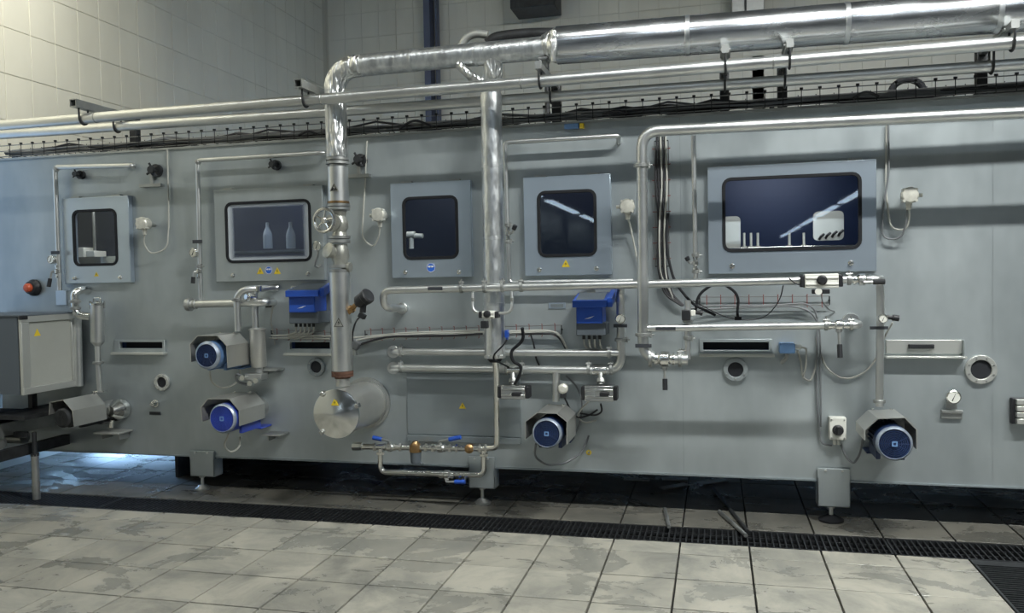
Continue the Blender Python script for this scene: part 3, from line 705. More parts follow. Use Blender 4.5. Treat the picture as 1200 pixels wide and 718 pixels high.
# the rest of it, after the actuator, down to the pump
q0 = P(984, 327.5, Y3); q1 = P(1033, 327, Y3)
pd, vd, rd = run('pump_feed_pipe', 'vertical feed pipe dropping to the pump with the white switch box', [q0, q1, Vector((q1.x+.02, -.17, q1.z)), Vector((P(1032, 345, -.17).x, -.17, P(1032, 345, -.17).z)), P(1030.5, 476, -.17)], 9*.5*S(1032, 400, -.17), fillet=.06)
clamp(pd, P(995, 327.5, Y3), (1, 0, 0), rd); flange(pd, P(1030.5, 470, -.17), (0, 0, 1), rd*1.5, .02)
tag(pd, 1030, 384, -.17-rd-.004, 20, 3.6)
lever_valve(P(1010, 327.5, Y3), (1, 0, 0), r335*.9, P(1037, 330, Y3-.05), 'small lever valve at the bend of the upper straight process pipe', length=.05)
gauge(1035, 373, -.25, 5.2, 'dial gauge on the vertical feed pipe beside the closed slot cover', [P(1034, 380, -.17)])
c = P(1046, 372, -.2)
single('sensor_plug', B().cyl(c+Vector((-.035, 0, .003)), c, .013).cyl(c, c+Vector((.035, 0, -.005)), .019).cyl(c+Vector((-.06, .03, 0)), c+Vector((-.03, 0, .003)), .01), M['black'], 'black sensor plug beside the dial gauge on the feed pipe', 'sensor')
# actuators
def actuator(p, size, label, m, knob=True, cap_axis='x'):
    p = Vector(p); sx, sy, sz = size
    t = thing('valve_actuator', label, 'actuator', p-Vector((0, 0, sz/2)), 'pneumatic valve actuators')
    part(t, 'body', B().box(p, (sx, sy, sz)).box(p+Vector((0, -sy*.5, sz*.22)), (sx*.99, .012, sz*.18)).box(p+Vector((0, -sy*.5, -sz*.22)), (sx*.99, .012, sz*.18)), m, bevel=.005)
    for s_ in (-1, 1): part(t, 'end_cap', B().box(p+Vector((s_*(sx/2+.012), 0, 0)), (.026, sy*.9, sz*.86)), M['black'], bevel=.006)
    if knob:
        part(t, 'indicator', B().lathe(p+Vector((0, -sy/2, .005)), (0, -1, 0), [(0, .03), (.015, .03), (.02, .022), (.035, .018)], 16), M['black'])
        k = part(t, 'pilot_valve', B().box(p+Vector((-.005, -sy*.3, -sz/2-.02)), (.10, .04, .028)), M['black'], bevel=.004)
        part(k, 'pilot_cap', B().lathe(p+Vector((-.02, -sy*.3-.02, -sz/2-.02)), (0, -1, 0), [(0, .02), (.01, .02)], 14), M['white'])
    return t
actuator(P(962, 329, Y3-.02), (.19, .09, .085), 'white valve actuator with black end caps on the upper process pipe', M['white'])
actuator(P(573.5, 368.5, -.37), (.085, .07, .05), 'small white actuator on the foil jacketed drop pipe', M['white'], False)
a1 = actuator(P(603, 458.5, -.17), (.17, .10, .095), 'steel valve actuator beside the darker access panel', M['bright'], False)
a2 = actuator(P(703, 460, -.17), (.19, .10, .105), 'steel valve actuator hanging under the pipe elbow with trailing cables', M['bright'], False)
for a_, px, py in ((a1, 601, 437), (a2, 704, 437)):
    c = P(px, py, -.13); e = P(px, py+14, -.17); part(a_, 'bonnet', B().cyl(c, e, .016, seg=12).cyl(c+(e-c)*.5, c+(e-c)*.8, .028, seg=8), M['dull'])
    part(a_, 'solenoid_coil', B().box(P(px+4, py+25, -.235), (.06, .025, .025)), M['black'], bevel=.003)
# small knob, coil and hoses around the little white actuator
c = P(571, 368, -.41); t = thing('pilot_knob', 'black pilot knob on the face of the small white actuator', 'knob', c)
part(t, 'dial', B().lathe(c, (0, -1, 0), [(-.01, .024), (.014, .024), (.018, .018)], 14), M['black']); part(t, 'coil', B().box(P(568, 380, -.40), (.045, .045, .05)), M['black'], bevel=.005)
t, v, r = run('air_line', 'small looped steel tube joining the upper process pipe and the small white actuator', [P(554, 339, Y3), P(554, 364, -.37), P(566, 368, -.37)], .010, fillet=.05)
part(t, 'union', B().lathe(P(554.5, 351, -.358), (0, 0, 1), [(-.012, .014), (.012, .014)], 6), M['dull'])
t, v, r = run('air_line', 'small looped steel tube on the other side of the small white actuator', [P(600, 338, Y3), P(600, 366, -.37), P(583, 367, -.37)], .010, fillet=.05)
part(t, 'union', B().lathe(P(600, 351, -.358), (0, 0, 1), [(-.012, .014), (.012, .014)], 6), M['dull'])
# lower straight pipe, from the drop pipe to the face
p384, v384, r384 = run('process_pipe', 'straight process pipe teed off the long drop pipe above the open slot', [(755, 384.5, -.42), (1008, 380.5, -.42), Vector((P(1008, 380.5, -.42).x+.01, -.01, P(1008, 380.5, -.42).z))], 8.5, fillet=.06, at=0, group=HP)
clamp(p384, P(968, 381, -.42), (1, 0, 0), r384); clamp(p384, P(997, 380.7, -.42), (1, 0, 0), r384); flange(p384, v384[2], (0, 1, 0), .05, .02, 'steel')
tag(p384, 780, 385, -.42-r384-.004, 23, 3.8)
lever_valve(P(983, 380.8, -.42), (1, 0, 0), r384, P(984.5, 419, -.46), 'black handled valve near the end of the pipe above the open slot')
# two lower pipes
p413, v413, r413 = run('process_pipe', 'upper of two short parallel pipes over the darker access panel', [P(461, 412, -.005), P(461, 412, -.10), P(726, 413.5, -.10)], 8.5*.5*S(600, 413, -.1), fillet=.05, group=HP)
p432, v432, r432 = run('process_pipe', 'lower of two short parallel pipes, curving up to a dial gauge', [P(461, 431, -.005), P(461, 431, -.10), P(728, 434, -.10), P(727, 336, -.10), P(727, 334, Y3)], 9.5*.5*S(600, 432, -.1), fillet=.10, group=HP)
for t, y in ((p413, 412), (p432, 431)): flange(t, P(461, y, -.012), (0, 1, 0), .045, .02, 'steel'); clamp(t, P(470, y, -.10), (1, 0, 0), r413)
clamp(p413, P(714, 413.5, -.1), (1, 0, 0), r413)
for px in (594, 612, 690, 716): clamp(p432, P(px, 432.5, -.10), (1, 0, 0), r432)
for px in (602, 703): part(p432, 'valve_body', B().lathe(P(px-8, 432.5+(px-602)*.01, -.1), (1, 0, 0), [(0, r432*1.35), (S(px, 432)*16, r432*1.35)], 18), M['bright'])
part(p432, 'tee', B().tube([P(652, 434, -.10), P(651.5, 470, -.10)], r432*.95, 16), M['steel'])
clamp(p432, P(727.5, 398, -.10), (0, 0, 1), r432); tag(p432, 727, 381.5, -.10-r432-.004, 16, 4)
gauge(727, 373.5, -.15, 5.8, 'dial gauge on the vertical pipe beside the blue box of the middle pump')

# foil jacketed drop in the middle
Y5 = -.24
m0, m1 = P(575.5, 110, Y5), P(580, 419, Y5); rM = 12.3*S(577, 250, Y5)
mid = thing('insulated_pipe', 'foil jacketed vertical drop pipe between the two square hatches', 'pipe', m1, 'foil jacketed steam pipes')
part(mid, 'jacket', B().tube([m0+(m1-m0)*k/6 for k in range(7)], rM, 24), M['foil'])
part(mid, 'jacket_rim', B().lathe(m1, (0, 0, 1), [(-.004, rM*.9), (0, rM*1.04), (.02, rM*1.04), (.024, rM)], 24), M['foil_crumpled'])
for k in (.28, .55, .8): part(mid, 'jacket_band', B().lathe(m0+(m1-m0)*k, m0-m1, [(0, rM), (.002, rM+.002), (.02, rM+.002), (.022, rM)], 24), M['foil'])
part(mid, 'top_jacket', B().tube([m0-Vector((0, 0, .03)), m0+Vector((0, 0, .08)), P(578, 88, -.3), A0+dirb*((P(578, 70, YB1).x-A0.x)/dirb.x)], rM*.92, 20, .08), M['foil_crumpled'], label='crumpled foil collar at the tee')
part(mid, 'brace_jacket', B().tube([P(537, 75, -.36), P(550, 88, -.36), P(566, 98, -.30)], .030, 14, .03), M['foil_crumpled'], label='crumpled foil side branch')
part(mid, 'bottom_cap', B().lathe(m1-Vector((0, 0, .03)), (0, 0, 1), [(0, rM*.5), (.026, rM*.8)], 20), M['rubber'])
# thin outlet below it down to the manifold
YM = -.13
c = P(580, 419, Y5)
man, vm, rm_ = run('drain_manifold', 'pale small bore manifold with valves under the access panel, fed from the foil drop pipe', [Vector((c.x, Y5, c.z)), P(582, 436, -.20), P(582.5, 524, YM-.02), P(566, 525.5, YM), P(417, 523, YM)], 7.2*.5*S(500, 525, YM), 'bright', .04)
part(man, 'end_nipple', B().cyl(P(414, 523, YM), P(425, 523, YM), rm_*1.5, seg=8), M['bright'])
loop = [P(446, 523.5, YM), P(446, 553, YM), P(558, 556.5, YM), P(567, 553, YM), P(567, 525.5, YM)]
loop = [loop[0], loop[1], P(567, 556.5, YM), loop[4]]
part(man, 'bypass_loop', B().tube(loop, rm_*.9, 14, .05), M['bright'])
for px, py in ((424, 523), (440, 523.5), (470, 524), (500, 524.4), (508, 524.5), (528, 524.8), (536, 525), (563, 525.4), (570, 525.4)):
    part(man, 'union_nut', B().lathe(P(px-2, py, YM), (1, 0, 0), [(0, rm_*1.15), (.003, rm_*1.5), (.02, rm_*1.5), (.023, rm_*1.15)], 6), M['bright'])
for px, py in ((446, 531), (567, 533), (535, 555.6), (542, 555.9)): part(man, 'union_nut', B().lathe(P(px, py, YM)-Vector((0, 0, .01)), (0, 0, 1) if py < 540 else (1, 0, 0), [(0, rm_*1.1), (.003, rm_*1.45), (.02, rm_*1.45), (.023, rm_*1.1)], 6), M['bright'])
lever_valve(P(457, 523.8, YM), (1, 0, 0), rm_, P(437, 512.5, YM-.02), 'blue lever valve at the open end of the pale manifold', 'blue_box', .045)
lever_valve(P(516, 524.6, YM), (1, 0, 0), rm_, P(540, 512, YM-.02), 'blue lever valve in the middle of the pale manifold', 'blue_box', .045)
lever_valve(P(524, 556, YM), (1, 0, 0), rm_, P(545, 564.5, YM-.02), 'blue lever valve hanging on the lower loop of the pale manifold', 'blue_box', .05)
c = P(487, 524, YM); t = thing('manifold_trap', 'bronze topped dark trap hanging on the pale manifold', 'trap', c)
part(t, 'bonnet', B().lathe(c-Vector((0, 0, .03)), (0, 0, 1), [(0, .045), (.03, .045), (.05, .04), (.062, .026), (.075, .02)], 18), M['bronze'])
part(t, 'bowl', B().lathe(c-Vector((0, 0, .115)), (0, 0, 1), [(0, .030), (.006, .036), (.085, .041), (.088, .045)], 18), M['grey_box'])
part(t, 'spout', B().cyl(c+Vector((.03, 0, -.10)), c+Vector((.055, -.01, -.118)), .010), M['grey_box'])
c = P(550.5, 525.2, YM); t = thing('check_valve', 'round bronze fitting on the pale manifold', 'valve', c)
part(t, 'body', B().lathe(c+Vector((0, .03, 0)), (0, -1, 0), [(0, .026), (.006, .033), (.05, .033), (.058, .024), (.066, .01)], 18), M['bronze']); part(t, 'cap_nut', B().bolt(c+Vector((0, -.036, 0)), .013), M['bronze'])

# ------------------------------------------------------------------ thin pipes beside the hatches
TPG = 'thin pipes with gauges beside the hatches'
def side_pipe(label, pts, tpx, tagp=None, Y=-.08):
    t, v, r = run('thin_pipe', label, [P(a, b_, Y) if len(q) == 2 else P(a, b_, q[2]) for q in pts for a, b_ in [q[:2]]], tpx*.5*S(*pts[1][:2], Y), fillet=.03, group=TPG)
    if tagp: tag(t, tagp[0], tagp[1], Y-r-.004, tagp[2], tagp[3])
    return t, v, r
t, v, r = side_pipe('thin pipe bending over the narrow hatch with a tag and gauge near the orange button', [(70, 340), (64.5, 196), (156, 194), (156, 194, -.01)], 5.5, (65, 296, 12, 4))
flange(t, P(66, 198, -.085), (1, 0, .3), .024, .02); flange(t, P(156, 194, -.012), (0, 1, 0), .02, .02)
lever_valve(P(68, 318, -.08), (0, 0, 1), r, P(57, 336, -.12), 'small black lever valve on the thin pipe of the narrow hatch', 'black', .05)
gauge(60, 304, -.11, 5, 'dial gauge on the thin pipe of the narrow hatch', [P(66, 304, -.08)], 'bright')
t, v, r = side_pipe('thin pipe bending over the wide fogged hatch with a tag and gauge', [(235.5, 352), (231.5, 188), (378, 179), (386, 179, -.01)], 5, (231.5, 283, 13, 4))
flange(t, P(232, 190, -.08), (1, 0, .6), .024, .02)
lever_valve(P(233.5, 318, -.08), (0, 0, 1), r, P(226, 332, -.12), 'small black lever valve on the thin pipe of the fogged hatch', 'black', .05)
gauge(226.5, 296, -.11, 5.4, 'dial gauge on the thin pipe of the wide fogged hatch', [P(233, 296, -.08)], 'bright')
clamp(t, P(233.5, 312, -.08), (0, 0, 1), r, True)
t, v, r = side_pipe('thin pipe between the foil drop and the square hatch with the yellow sign', [(725, 167, -.01), (725, 159), (591.5, 167), (597, 331), (742, 329)], 5.5, None, -.085)
lever_valve(P(595, 273, -.085), (0, 0, 1), r, P(604, 264, -.12), 'small lever valve on the thin pipe beside the yellow signed square hatch', 'black', .05)
clamp(t, P(595.5, 283, -.085), (0, 0, 1), r); clamp(t, P(595, 264, -.085), (0, 0, 1), r)
t, v, r = side_pipe('thin straight pipe beside the widest hatch running down to the upper process pipe', [(812.5, 159), (815.5, 329)], 5.5, None, -.10)
clamp(t, P(814.5, 299, -.10), (0, 0, 1), r); clamp(t, P(815, 318, -.10), (0, 0, 1), r)
lever_valve(P(815, 308, -.10), (0, 0, 1), r, P(804.5, 301, -.13), 'small black lever valve on the thin straight pipe beside the widest hatch', 'black', .045)
# header behind the upper blue pump
hd, vh, rh = run('header_pipe', 'short horizontal header pipe over the pump with the pale blue fan', [P(220, 356.5, -.16), P(312, 354, -.16), P(320, 354, -.01)], 9*.5*S(260, 355, -.16), fillet=.04, group=HP)
flange(hd, P(222, 356.5, -.16), (1, 0, 0), rh*1.75, .035, 'dull'); flange(hd, P(229, 356.3, -.16), (1, 0, 0), rh*1.3, .02, 'dull')
# ------------------------------------------------------------------ steam riser with its valve and drum
YS = YB1
st = thing('steam_riser', 'flanged steel steam riser with a hand valve standing on the polished drum', 'pipe', P(401, 436, YS))
def vpart(py0, py1, dpx, name, m, px0=None, seg=24, prof=None, label=None):
    xm = lambda py: 395.5+(py-186)*.022
    a, b_ = P(xm(py1), py1, YS), P(xm(py0), py0, YS); r = dpx/2*S(xm(py0), (py0+py1)/2, YS)
    return part(st, name, B().cyl(a, b_, r, seg=seg), M[m], label)
for py in (186.5, 191): vpart(py-1.6, py+1.6, 27, 'flange', 'dull')
vpart(193, 197, 20, 'neck', 'dull')
sp = vpart(196, 238, 24, 'spool', 'steel', label='spool piece with a triangular warning sign')
tri_sign(sp, 391.5, 219, YS-12.2*S(396, 219, YS)-.004, .06, ('signblack', 'hood'))
for py in (240.5, 244.5): vpart(py-1.6, py+1.6, 27, 'flange', 'dull')
vpart(236, 238.5, 25.5, 'weld_band', 'bronze')
vb = P(397.5, 262, YS)
part(st, 'valve_body', B().lathe(P(398, 277, YS), (0, 0, 1), [(0, .055), (.03, .045), (.06, .062), (.10, .062), (.14, .045), (.175, .055)], 20).lathe(vb, (-.1, -.99, .02), [(0, .05), (.07, .045), (.072, .06), (.09, .06), (.092, .032), (.14, .028)], 16), M['valve_iron'])
for py in (278, 283): vpart(py-1.7, py+1.7, 26, 'flange', 'dull')
part(st, 'strainer_body', B().lathe(P(399, 313, YS), (0, 0, 1), [(0, .055), (.03, .05), (.07, .064), (.12, .06), (.16, .05)], 20).lathe(P(397, 298, YS), (-.45, -.85, .3), [(0, .045), (.08, .042), (.082, .055), (.10, .055), (.105, .02)], 16), M['valve_iron'])
for py, px in ((312, 400), (317, 400)): vpart(py-1.6, py+1.6, 25, 'flange', 'dull')
part(st, 'blow_off', B().tube([P(402, 313, YS), P(409, 313, YS-.01)], .022, 12).cyl(P(408, 313, YS-.01), P(411, 313, YS-.01), .034, seg=10), M['valve_iron'])
lo = part(st, 'lower_pipe', B().cyl(P(401.3, 434, YS), P(398.3, 319, YS), 12.3*S(400, 375, YS), seg=28), M['steel'], label='long bright lower section with a triangular warning sign')
tri_sign(lo, 397, 377.5, YS-12.5*S(400, 377, YS)-.006, .062, ('hood', 'signblack'))
part(st, 'base_flange', B().lathe(P(401.5, 443, YS), (0, 0, 1), [(0, .055), (.012, .055), (.013, .076), (.03, .076), (.032, .072), (.034, .076), (.05, .076), (.052, .07)], 24), M['rust'], label='rusty brown flange')
# handwheel
hc = P(380, 258, YS-.19); ha = Vector((-.1, -.99, .02)).normalized(); hr = 13.5*S(379, 258, YS-.19)
t = thing('handwheel', 'spoked metal handwheel of the steam riser valve, beside the fogged window', 'handwheel', hc)
x = ha.orthogonal().normalized(); y = ha.cross(x)
part(t, 'rim', B().tube([hc+(x*math.cos(k*.2618)+y*math.sin(k*.2618))*hr for k in range(24)], .012, 8, closed=True), M['bright'])
for k in range(5):
    d = x*math.cos(k*1.2566)+y*math.sin(k*1.2566); part(t, 'spoke', B().tube([hc+d*.015, hc+d*hr], .0075, 8), M['bright'])
part(t, 'hub', B().lathe(hc, ha, [(-.02, .022), (.012, .022), (.02, .012)], 12), M['bright'])
part(t, 'spindle', B().cyl(hc, vb+ha*.10, .014, seg=10), M['dull'])
gauge(371.5, 288, -.16, 5.5, 'dial gauge on a curly siphon tube beside the fogged window', [P(372, 300, -.14), P(370, 306, -.12), P(369, 311, -.10), P(373, 313, -.08), P(376, 310, -.06)], 'bright')
# drum
dc = P(393, 485, -.52); db = Vector((dc.x, 0, dc.z)); rd_ = 28*S(393, 485, -.52)
t = thing('polished_drum', 'polished cylindrical drum with a shallow conical lid under the steam riser', 'drum', db)
part(t, 'shell', B().lathe(db, (0, -1, 0), [(-.002, rd_*1.0), (.49, rd_*.99), (.5, rd_*.99)], 40), M['hood'])
part(t, 'back_ring', B().lathe(db, (0, -1, 0), [(0, rd_*1.16), (.02, rd_*1.16), (.024, rd_*1.05), (.05, rd_*1.05)], 40), M['dull'])
lm = mat('lid_sheet', (.75, .76, .75), 1, .2, .05, 6)
lid = part(t, 'lid', B().lathe(db, (0, -1, 0), [(.495, rd_*1.03), (.512, rd_*1.03), (.514, rd_*1.01), (.545, .02), (.547, .0)], 48), lm)
for k in range(3):
    a = R(20+k*105); c = db+Vector((rd_*1.03*math.cos(a), -.505, rd_*1.03*math.sin(a)))
    part(t, 'latch', B().box(c, (.03, .045, .03), Matrix.Rotation(-a, 3, 'Y')), M['bright'], bevel=.004)
part(t, 'neck', B().cyl(P(402, 452, YS), P(401.5, 442, YS), .05, seg=20), M['hood'])
pc = P(392, 470, -.54); tri_sign(lid, 392, 471, -.545, .045)
# angled sensor on the riser
a_ = P(408, 366, -.34); b_ = P(417, 357, -.36); c_ = P(429, 348, -.39)
t = thing('level_probe', 'black headed probe sticking out at a slant from the lower steam riser', 'sensor', a_)
part(t, 'neck', B().cyl(a_, b_, .020, .016, 12).cyl(a_+(b_-a_)*.3, a_+(b_-a_)*.6, .028, seg=6), M['bronze'])
part(t, 'sleeve', B().cyl(b_, b_+(c_-b_)*.35, .013), M['bright'])
ax = (c_-b_).normalized()
part(t, 'head', B().lathe(b_+(c_-b_)*.2, ax, [(0, .035), (.02, .05), (.075, .05), (.08, .054), (.11, .054), (.118, .045)], 20), M['black'])
k0 = P(426, 356, -.38); k1 = P(425, 374, -.38)
part(t, 'plug', B().cyl(k0, P(425, 366, -.38), .022).box(P(424.5, 370, -.38), (.045, .04, .03), Matrix.Rotation(.5, 3, 'Y')), M['black'])
part(t, 'lead', B().tube([P(423, 370, -.38), P(417, 376, -.3), P(413, 390, -.15), P(413, 402, -.06)], .006, 8, .08), M['cable_k'])
c = P(417, 404, -.06)
t = thing('cable_gland', 'small pale grey gland box where the probe lead meets the cable rack', 'box', c)
part(t, 'box', B().box(c, (.06, .05, .06), Matrix.Rotation(.6, 3, 'Y')), M['cable_g'], bevel=.006); part(t, 'nut', B().cyl(P(416, 409, -.06), P(416, 416, -.06), .02, seg=8), M['dull'])

# ------------------------------------------------------------------ pumps under sheet hoods
def pump(label, hood, Yf, Yb, fan, fr, Yfan, blue, grille, rm, tilt_flap=None, logo='blue', hoodlabel=None, cable=None, cm='cable_w'):
    vs = [P(px, py, Yf) for px, py in hood]
    fc = P(*fan, Yfan); s = S(*fan, Yfan); r = fr*s; R_ = rm*s
    t = thing('pump', label, 'pump', (fc.x, Yb, fc.z-R_), 'motor pumps under sheet hoods')
    L = Yb-Yf; b = B(); n = len(vs); inn = []
    cx = sum(v.x for v in vs)/n; cz = sum(v.z for v in vs)/n
    for v in vs:
        d = Vector((cx-v.x, 0, cz-v.z)).normalized()*.006; inn.append(v+d)
    allv = vs+[v+Vector((0, L, 0)) for v in vs]+inn+[v+Vector((0, L, 0)) for v in inn]; fs = []
    for i in range(n-1): fs += [(i, i+1, n+i+1, n+i), (2*n+i, 3*n+i, 3*n+i+1, 2*n+i+1), (i, 2*n+i, 2*n+i+1, i+1), (n+i, n+i+1, 3*n+i+1, 3*n+i)]
    for e in (0, n-1): fs.append((e, n+e, 3*n+e, 2*n+e))
    b.add(allv, fs); h = part(t, 'hood', b, M['hood'], hoodlabel, smooth=False)
    top = max(v.z for v in vs)
    tx = [v.x for v in vs if v.z > top-.02]
    for q in (.15, .85): part(h, 'bolt', B().bolt((min(tx)+(max(tx)-min(tx))*q, Yb-.03, top), .008, (0, 0, 1)), M['bright'])
    part(t, 'end_plate', B().prism([v+Vector((0, L-.006, 0)) for v in vs], (0, .006, 0)), M['dull'], smooth=False)
    # motor with cooling ribs
    ax = Vector((0, 1, 0)); p0 = Vector((fc.x, Yfan, fc.z))
    part(t, 'motor_body', B().cyl(p0+ax*.09, Vector((fc.x, Yb-.03, fc.z)), R_*.88, seg=28), blue)
    rb = B()
    for i in range(24):
        a = 2*math.pi*i/24; d = Vector((math.cos(a), 0, math.sin(a)))
        rb.box(Vector((fc.x, (Yfan+.09+Yb-.05)/2, fc.z))+d*R_*.93, (R_*.16, Yb-.05-Yfan-.09, .004), Matrix.Rotation(-a, 3, 'Y'))
    part(t, 'cooling_ribs', rb, blue, kind='stuff', smooth=False)
    fcov = part(t, 'fan_cover', B().lathe(p0, ax, [(.012, r), (0, r*1.0), (.004, r*1.06), (.012, R_), (.10, R_*1.03), (.10, R_*.8)], 36, False), blue)
    if blue is not M['iron']: part(fcov, 'rim', B().lathe(p0, ax, [(-.001, r*.99), (-.002, r*1.02), (.003, r*1.08), (.012, R_*1.012), (.022, R_*1.02)], 36, False), M['rim'], label='pale worn rim')
    g = B().lathe(p0, ax, [(.012, r*.99), (.013, 0)], 32)
    part(fcov, 'fan_disc', g, grille if grille is BL else (M['fan_navy'] if grille is BD else M['void']))
    g = B()
    for k in range(6):
        q = r*(.34+.125*k); g.lathe(p0+ax*.002, ax, [(0, q-.0025), (0, q+.0025), (.006, q+.0025), (.006, q-.0025), (0, q-.0025)], 28, False)
    for k in range(12):
        a = 2*math.pi*k/12; d = Vector((math.cos(a), 0, math.sin(a))); g.tube([p0+d*r*.2+ax*.006, p0+d*r*1.0+ax*.006], .003, 5)
    part(fcov, 'grille', g, grille)
    hb = part(fcov, 'hub_plate', B().lathe(p0-ax*.002, ax, [(0, r*.26), (.01, r*.26)], 20), grille)
    if logo: part(hb, 'emblem', B().ring([(fc.x+a_*r*.17, fc.z+b_*r*.17) for a_, b_ in ((-1, -1), (1, -1), (1, 1), (-1, 1))], [(fc.x+a_*r*.09, fc.z+b_*r*.09) for a_, b_ in ((-1, -1), (1, -1), (1, 1), (-1, 1))], Yfan-.0035, Yfan-.0015), M['signwhite'] if logo == 'white' else M['blue_pale'], smooth=False)
    # pump head, foot rail
    part(t, 'pump_head', B().lathe((fc.x, Yb, fc.z), ax, [(0, R_*.6), (.015, R_*.6), (.016, R_*1.0), (.035, R_*1.0), (.036, R_*.8), (-Yb-.002, R_*.8)], 28), M['dull'])
    part(t, 'foot_rail', B().span((fc.x-R_*.8, Yfan+.12, fc.z-R_-.02), (fc.x-R_*.55, Yb, fc.z-R_*.6)).span((fc.x+R_*.55, Yfan+.12, fc.z-R_-.02), (fc.x+R_*.8, Yb, fc.z-R_*.6)).span((fc.x-R_, Yb-.03, fc.z-R_-.03), (fc.x+R_, -.001, fc.z-R_-.018)), blue if blue is not M['iron'] else M['iron'], bevel=.003)
    if cable: part(t, 'cable', B().tube([P(*c) for c in cable], .007, 8, .06), M[cm])
    return t, fc
BL, BD = M['blue'], M['blue_deep']
pump('hooded pump with dark fan grille and pale blue rim, directly below the header pipe', [(223.5, 424), (222, 403), (231, 393), (255, 393), (266, 405), (267, 431)], -.42, -.14, (242, 416.5), 13.5, -.455, mat('pale_motor_blue', (.12, .22, .42), .1, .35, .3, 9), BD, 16.3,
     cable=[(246, 432, -.3), (247, 447, -.25), (258, 455, -.2), (270, 453, -.12), (282, 445, -.08), (281, 430, -.1)])
pump('pump under a sheet hood with a vivid blue fan cover, lowest of the stacked pair', [(236.5, 494), (235, 477), (243, 467), (269, 467), (280.5, 481), (281, 499)], -.46, -.12, (260, 490.5), 15.2, -.49, BL, BL, 17.3,
     cable=[(268, 508, -.4), (262, 522, -.34), (270, 531, -.3), (281, 524, -.26), (281, 512, -.2)])
pm, fc = pump('pump under a sheet hood with a dark blue motor between the two middle actuators', [(615.5, 515), (615, 494), (629, 483), (653, 484), (665, 494), (664.5, 521)], -.46, -.12, (640.5, 508), 15.5, -.49, BD, BD, 17.6, logo='blue', cm='cable_g',
     cable=[(628, 520, -.45), (626, 535, -.4), (640, 545, -.3), (662, 543, -.1), (683, 530, -.04), (690, 510, -.03)])
pump('pump under a sheet hood with a dark blue motor next to the white switch box', [(1013, 516), (1013, 504), (1028, 490), (1061, 489), (1075, 503), (1075, 527)], -.44, -.13, (1048.5, 520), 17.5, -.48, BD, BD, 20, logo='blue', cm='cable_g',
     cable=[(1012, 510, -.3), (1008, 532, -.2), (1000, 544, -.1), (991, 535, -.04), (985, 520, -.02)])
pump('pump under a sheet hood with a shade-darkened motor at the infeed conveyor', [(57, 486), (58, 471), (74, 468), (85, 481), (87, 500)], -.52, -.18, (72, 490), 9, -.535, M['iron'], M['iron'], 11.5, logo=None)  # motor coloured near black for the shade it stands in
# fittings round the shade-darkened pump
c = P(133, 481, -.10)
t = thing('pump_volute', 'round steel pump casing behind the shade-darkened pump, above a ledge', 'pump casing', c)
part(t, 'casing', B().lathe(c+Vector((0, .09, 0)), (0, -1, 0), [(0, .085), (.04, .085), (.06, .075), (.13, .04)], 24), M['bright'])
part(t, 'drain', B().tube([c+Vector((0, -.02, -.07)), c+Vector((-.01, -.02, -.13))], .018, 10), M['bright'])
x0, z0, x1, z1 = face_rect(122, 503, 151, 509, -.05)
t = thing('pump_ledge', 'narrow steel ledge on the face under the round pump casing', 'ledge', (x0, -.05, z0))
part(t, 'top_plate', B().span((x0, -.17, z1-.015), (x1, -.001, z1)), M['alu'], bevel=.003); part(t, 'gusset', B().span((x0+.03, -.12, z0-.03), (x0+.04, -.001, z1-.015)).span((x1-.04, -.12, z0-.03), (x1-.03, -.001, z1-.015)), M['dull'])
def ledge(px0, py0, px1, py1, label):
    x0, z0, x1, z1 = face_rect(px0, py0, px1, py1, -.04)
    t = thing('pump_ledge', label, 'ledge', (x0, -.04, z0))
    part(t, 'top_plate', B().span((x0, -.13, z1-.014), (x1, -.001, z1)), M['dull'], bevel=.003); part(t, 'gusset', B().span((x0+.03, -.1, z0-.02), (x0+.04, -.001, z1-.014)), M['dull'])
ledge(306, 431, 331, 436, 'small steel ledge behind the pale canister of the upper stacked pump')
ledge(314, 506, 336, 512, 'small steel ledge behind the vivid blue pump')
# slim filter canister and bends beside the infeed box
c0, c1 = P(114.5, 405, -.13), P(114, 357, -.13); r = 7.6*S(114, 380, -.13)
t = thing('filter_canister', 'slim upright steel filter canister with a wire bail on top', 'filter', c0)
part(t, 'shell', B().lathe(c0, c1-c0, [(0, r*.5), (.03, r), ((c1-c0).length, r)], 24), M['steel'])
part(t, 'lid', B().lathe(c1, (0, 0, 1), [(0, r*1.15), (.012, r*1.15), (.016, r*.9), (.03, r*.5)], 24), M['bright'])
part(t, 'bail', B().tube([c1+Vector((-.03, 0, .01)), c1+Vector((-.03, 0, .055)), c1+Vector((.03, 0, .055)), c1+Vector((.03, 0, .01))], .006, 8, .015), M['bright'])
for s_ in (-1, 1): part(t, 'lid_screw', B().cyl(c1+Vector((s_*r*1.25, 0, -.03)), c1+Vector((s_*r*1.25, 0, .03)), .009, seg=8), M['bright'])
c2 = P(115, 424, -.13); c3 = P(117, 458, -.13)
part(t, 'outlet', B().tube([c0, c2, c3], 3.2*S(115, 430, -.13), 14), M['steel']); flange(t, P(115, 425, -.13), (0, 0, 1), r*.8, .02); flange(t, P(117, 458, -.13), (0, 0, 1), r*1.1, .015, 'bright', 0)
t, v, r = run('bent_pipe', 'bright hook shaped pipe bending into the face above the infeed box', [P(106, 371, -.13), P(89, 369, -.16), P(87, 343, -.16), P(97, 339, -.10), P(103, 341, -.005)], 4.6*S(90, 355, -.15), 'bright', .06)
clamp(t, P(87.5, 353, -.16), (0, 0, 1), r); clamp(t, P(88, 361, -.16), (0, 0, 1), r, False)
t, v, r = run('stand_pipe', 'vertical steel pipe standing behind the corner of the infeed box', [P(91, 372, -.10), P(93, 452, -.10)], 4.2*S(91, 410, -.1), 'steel', 0)
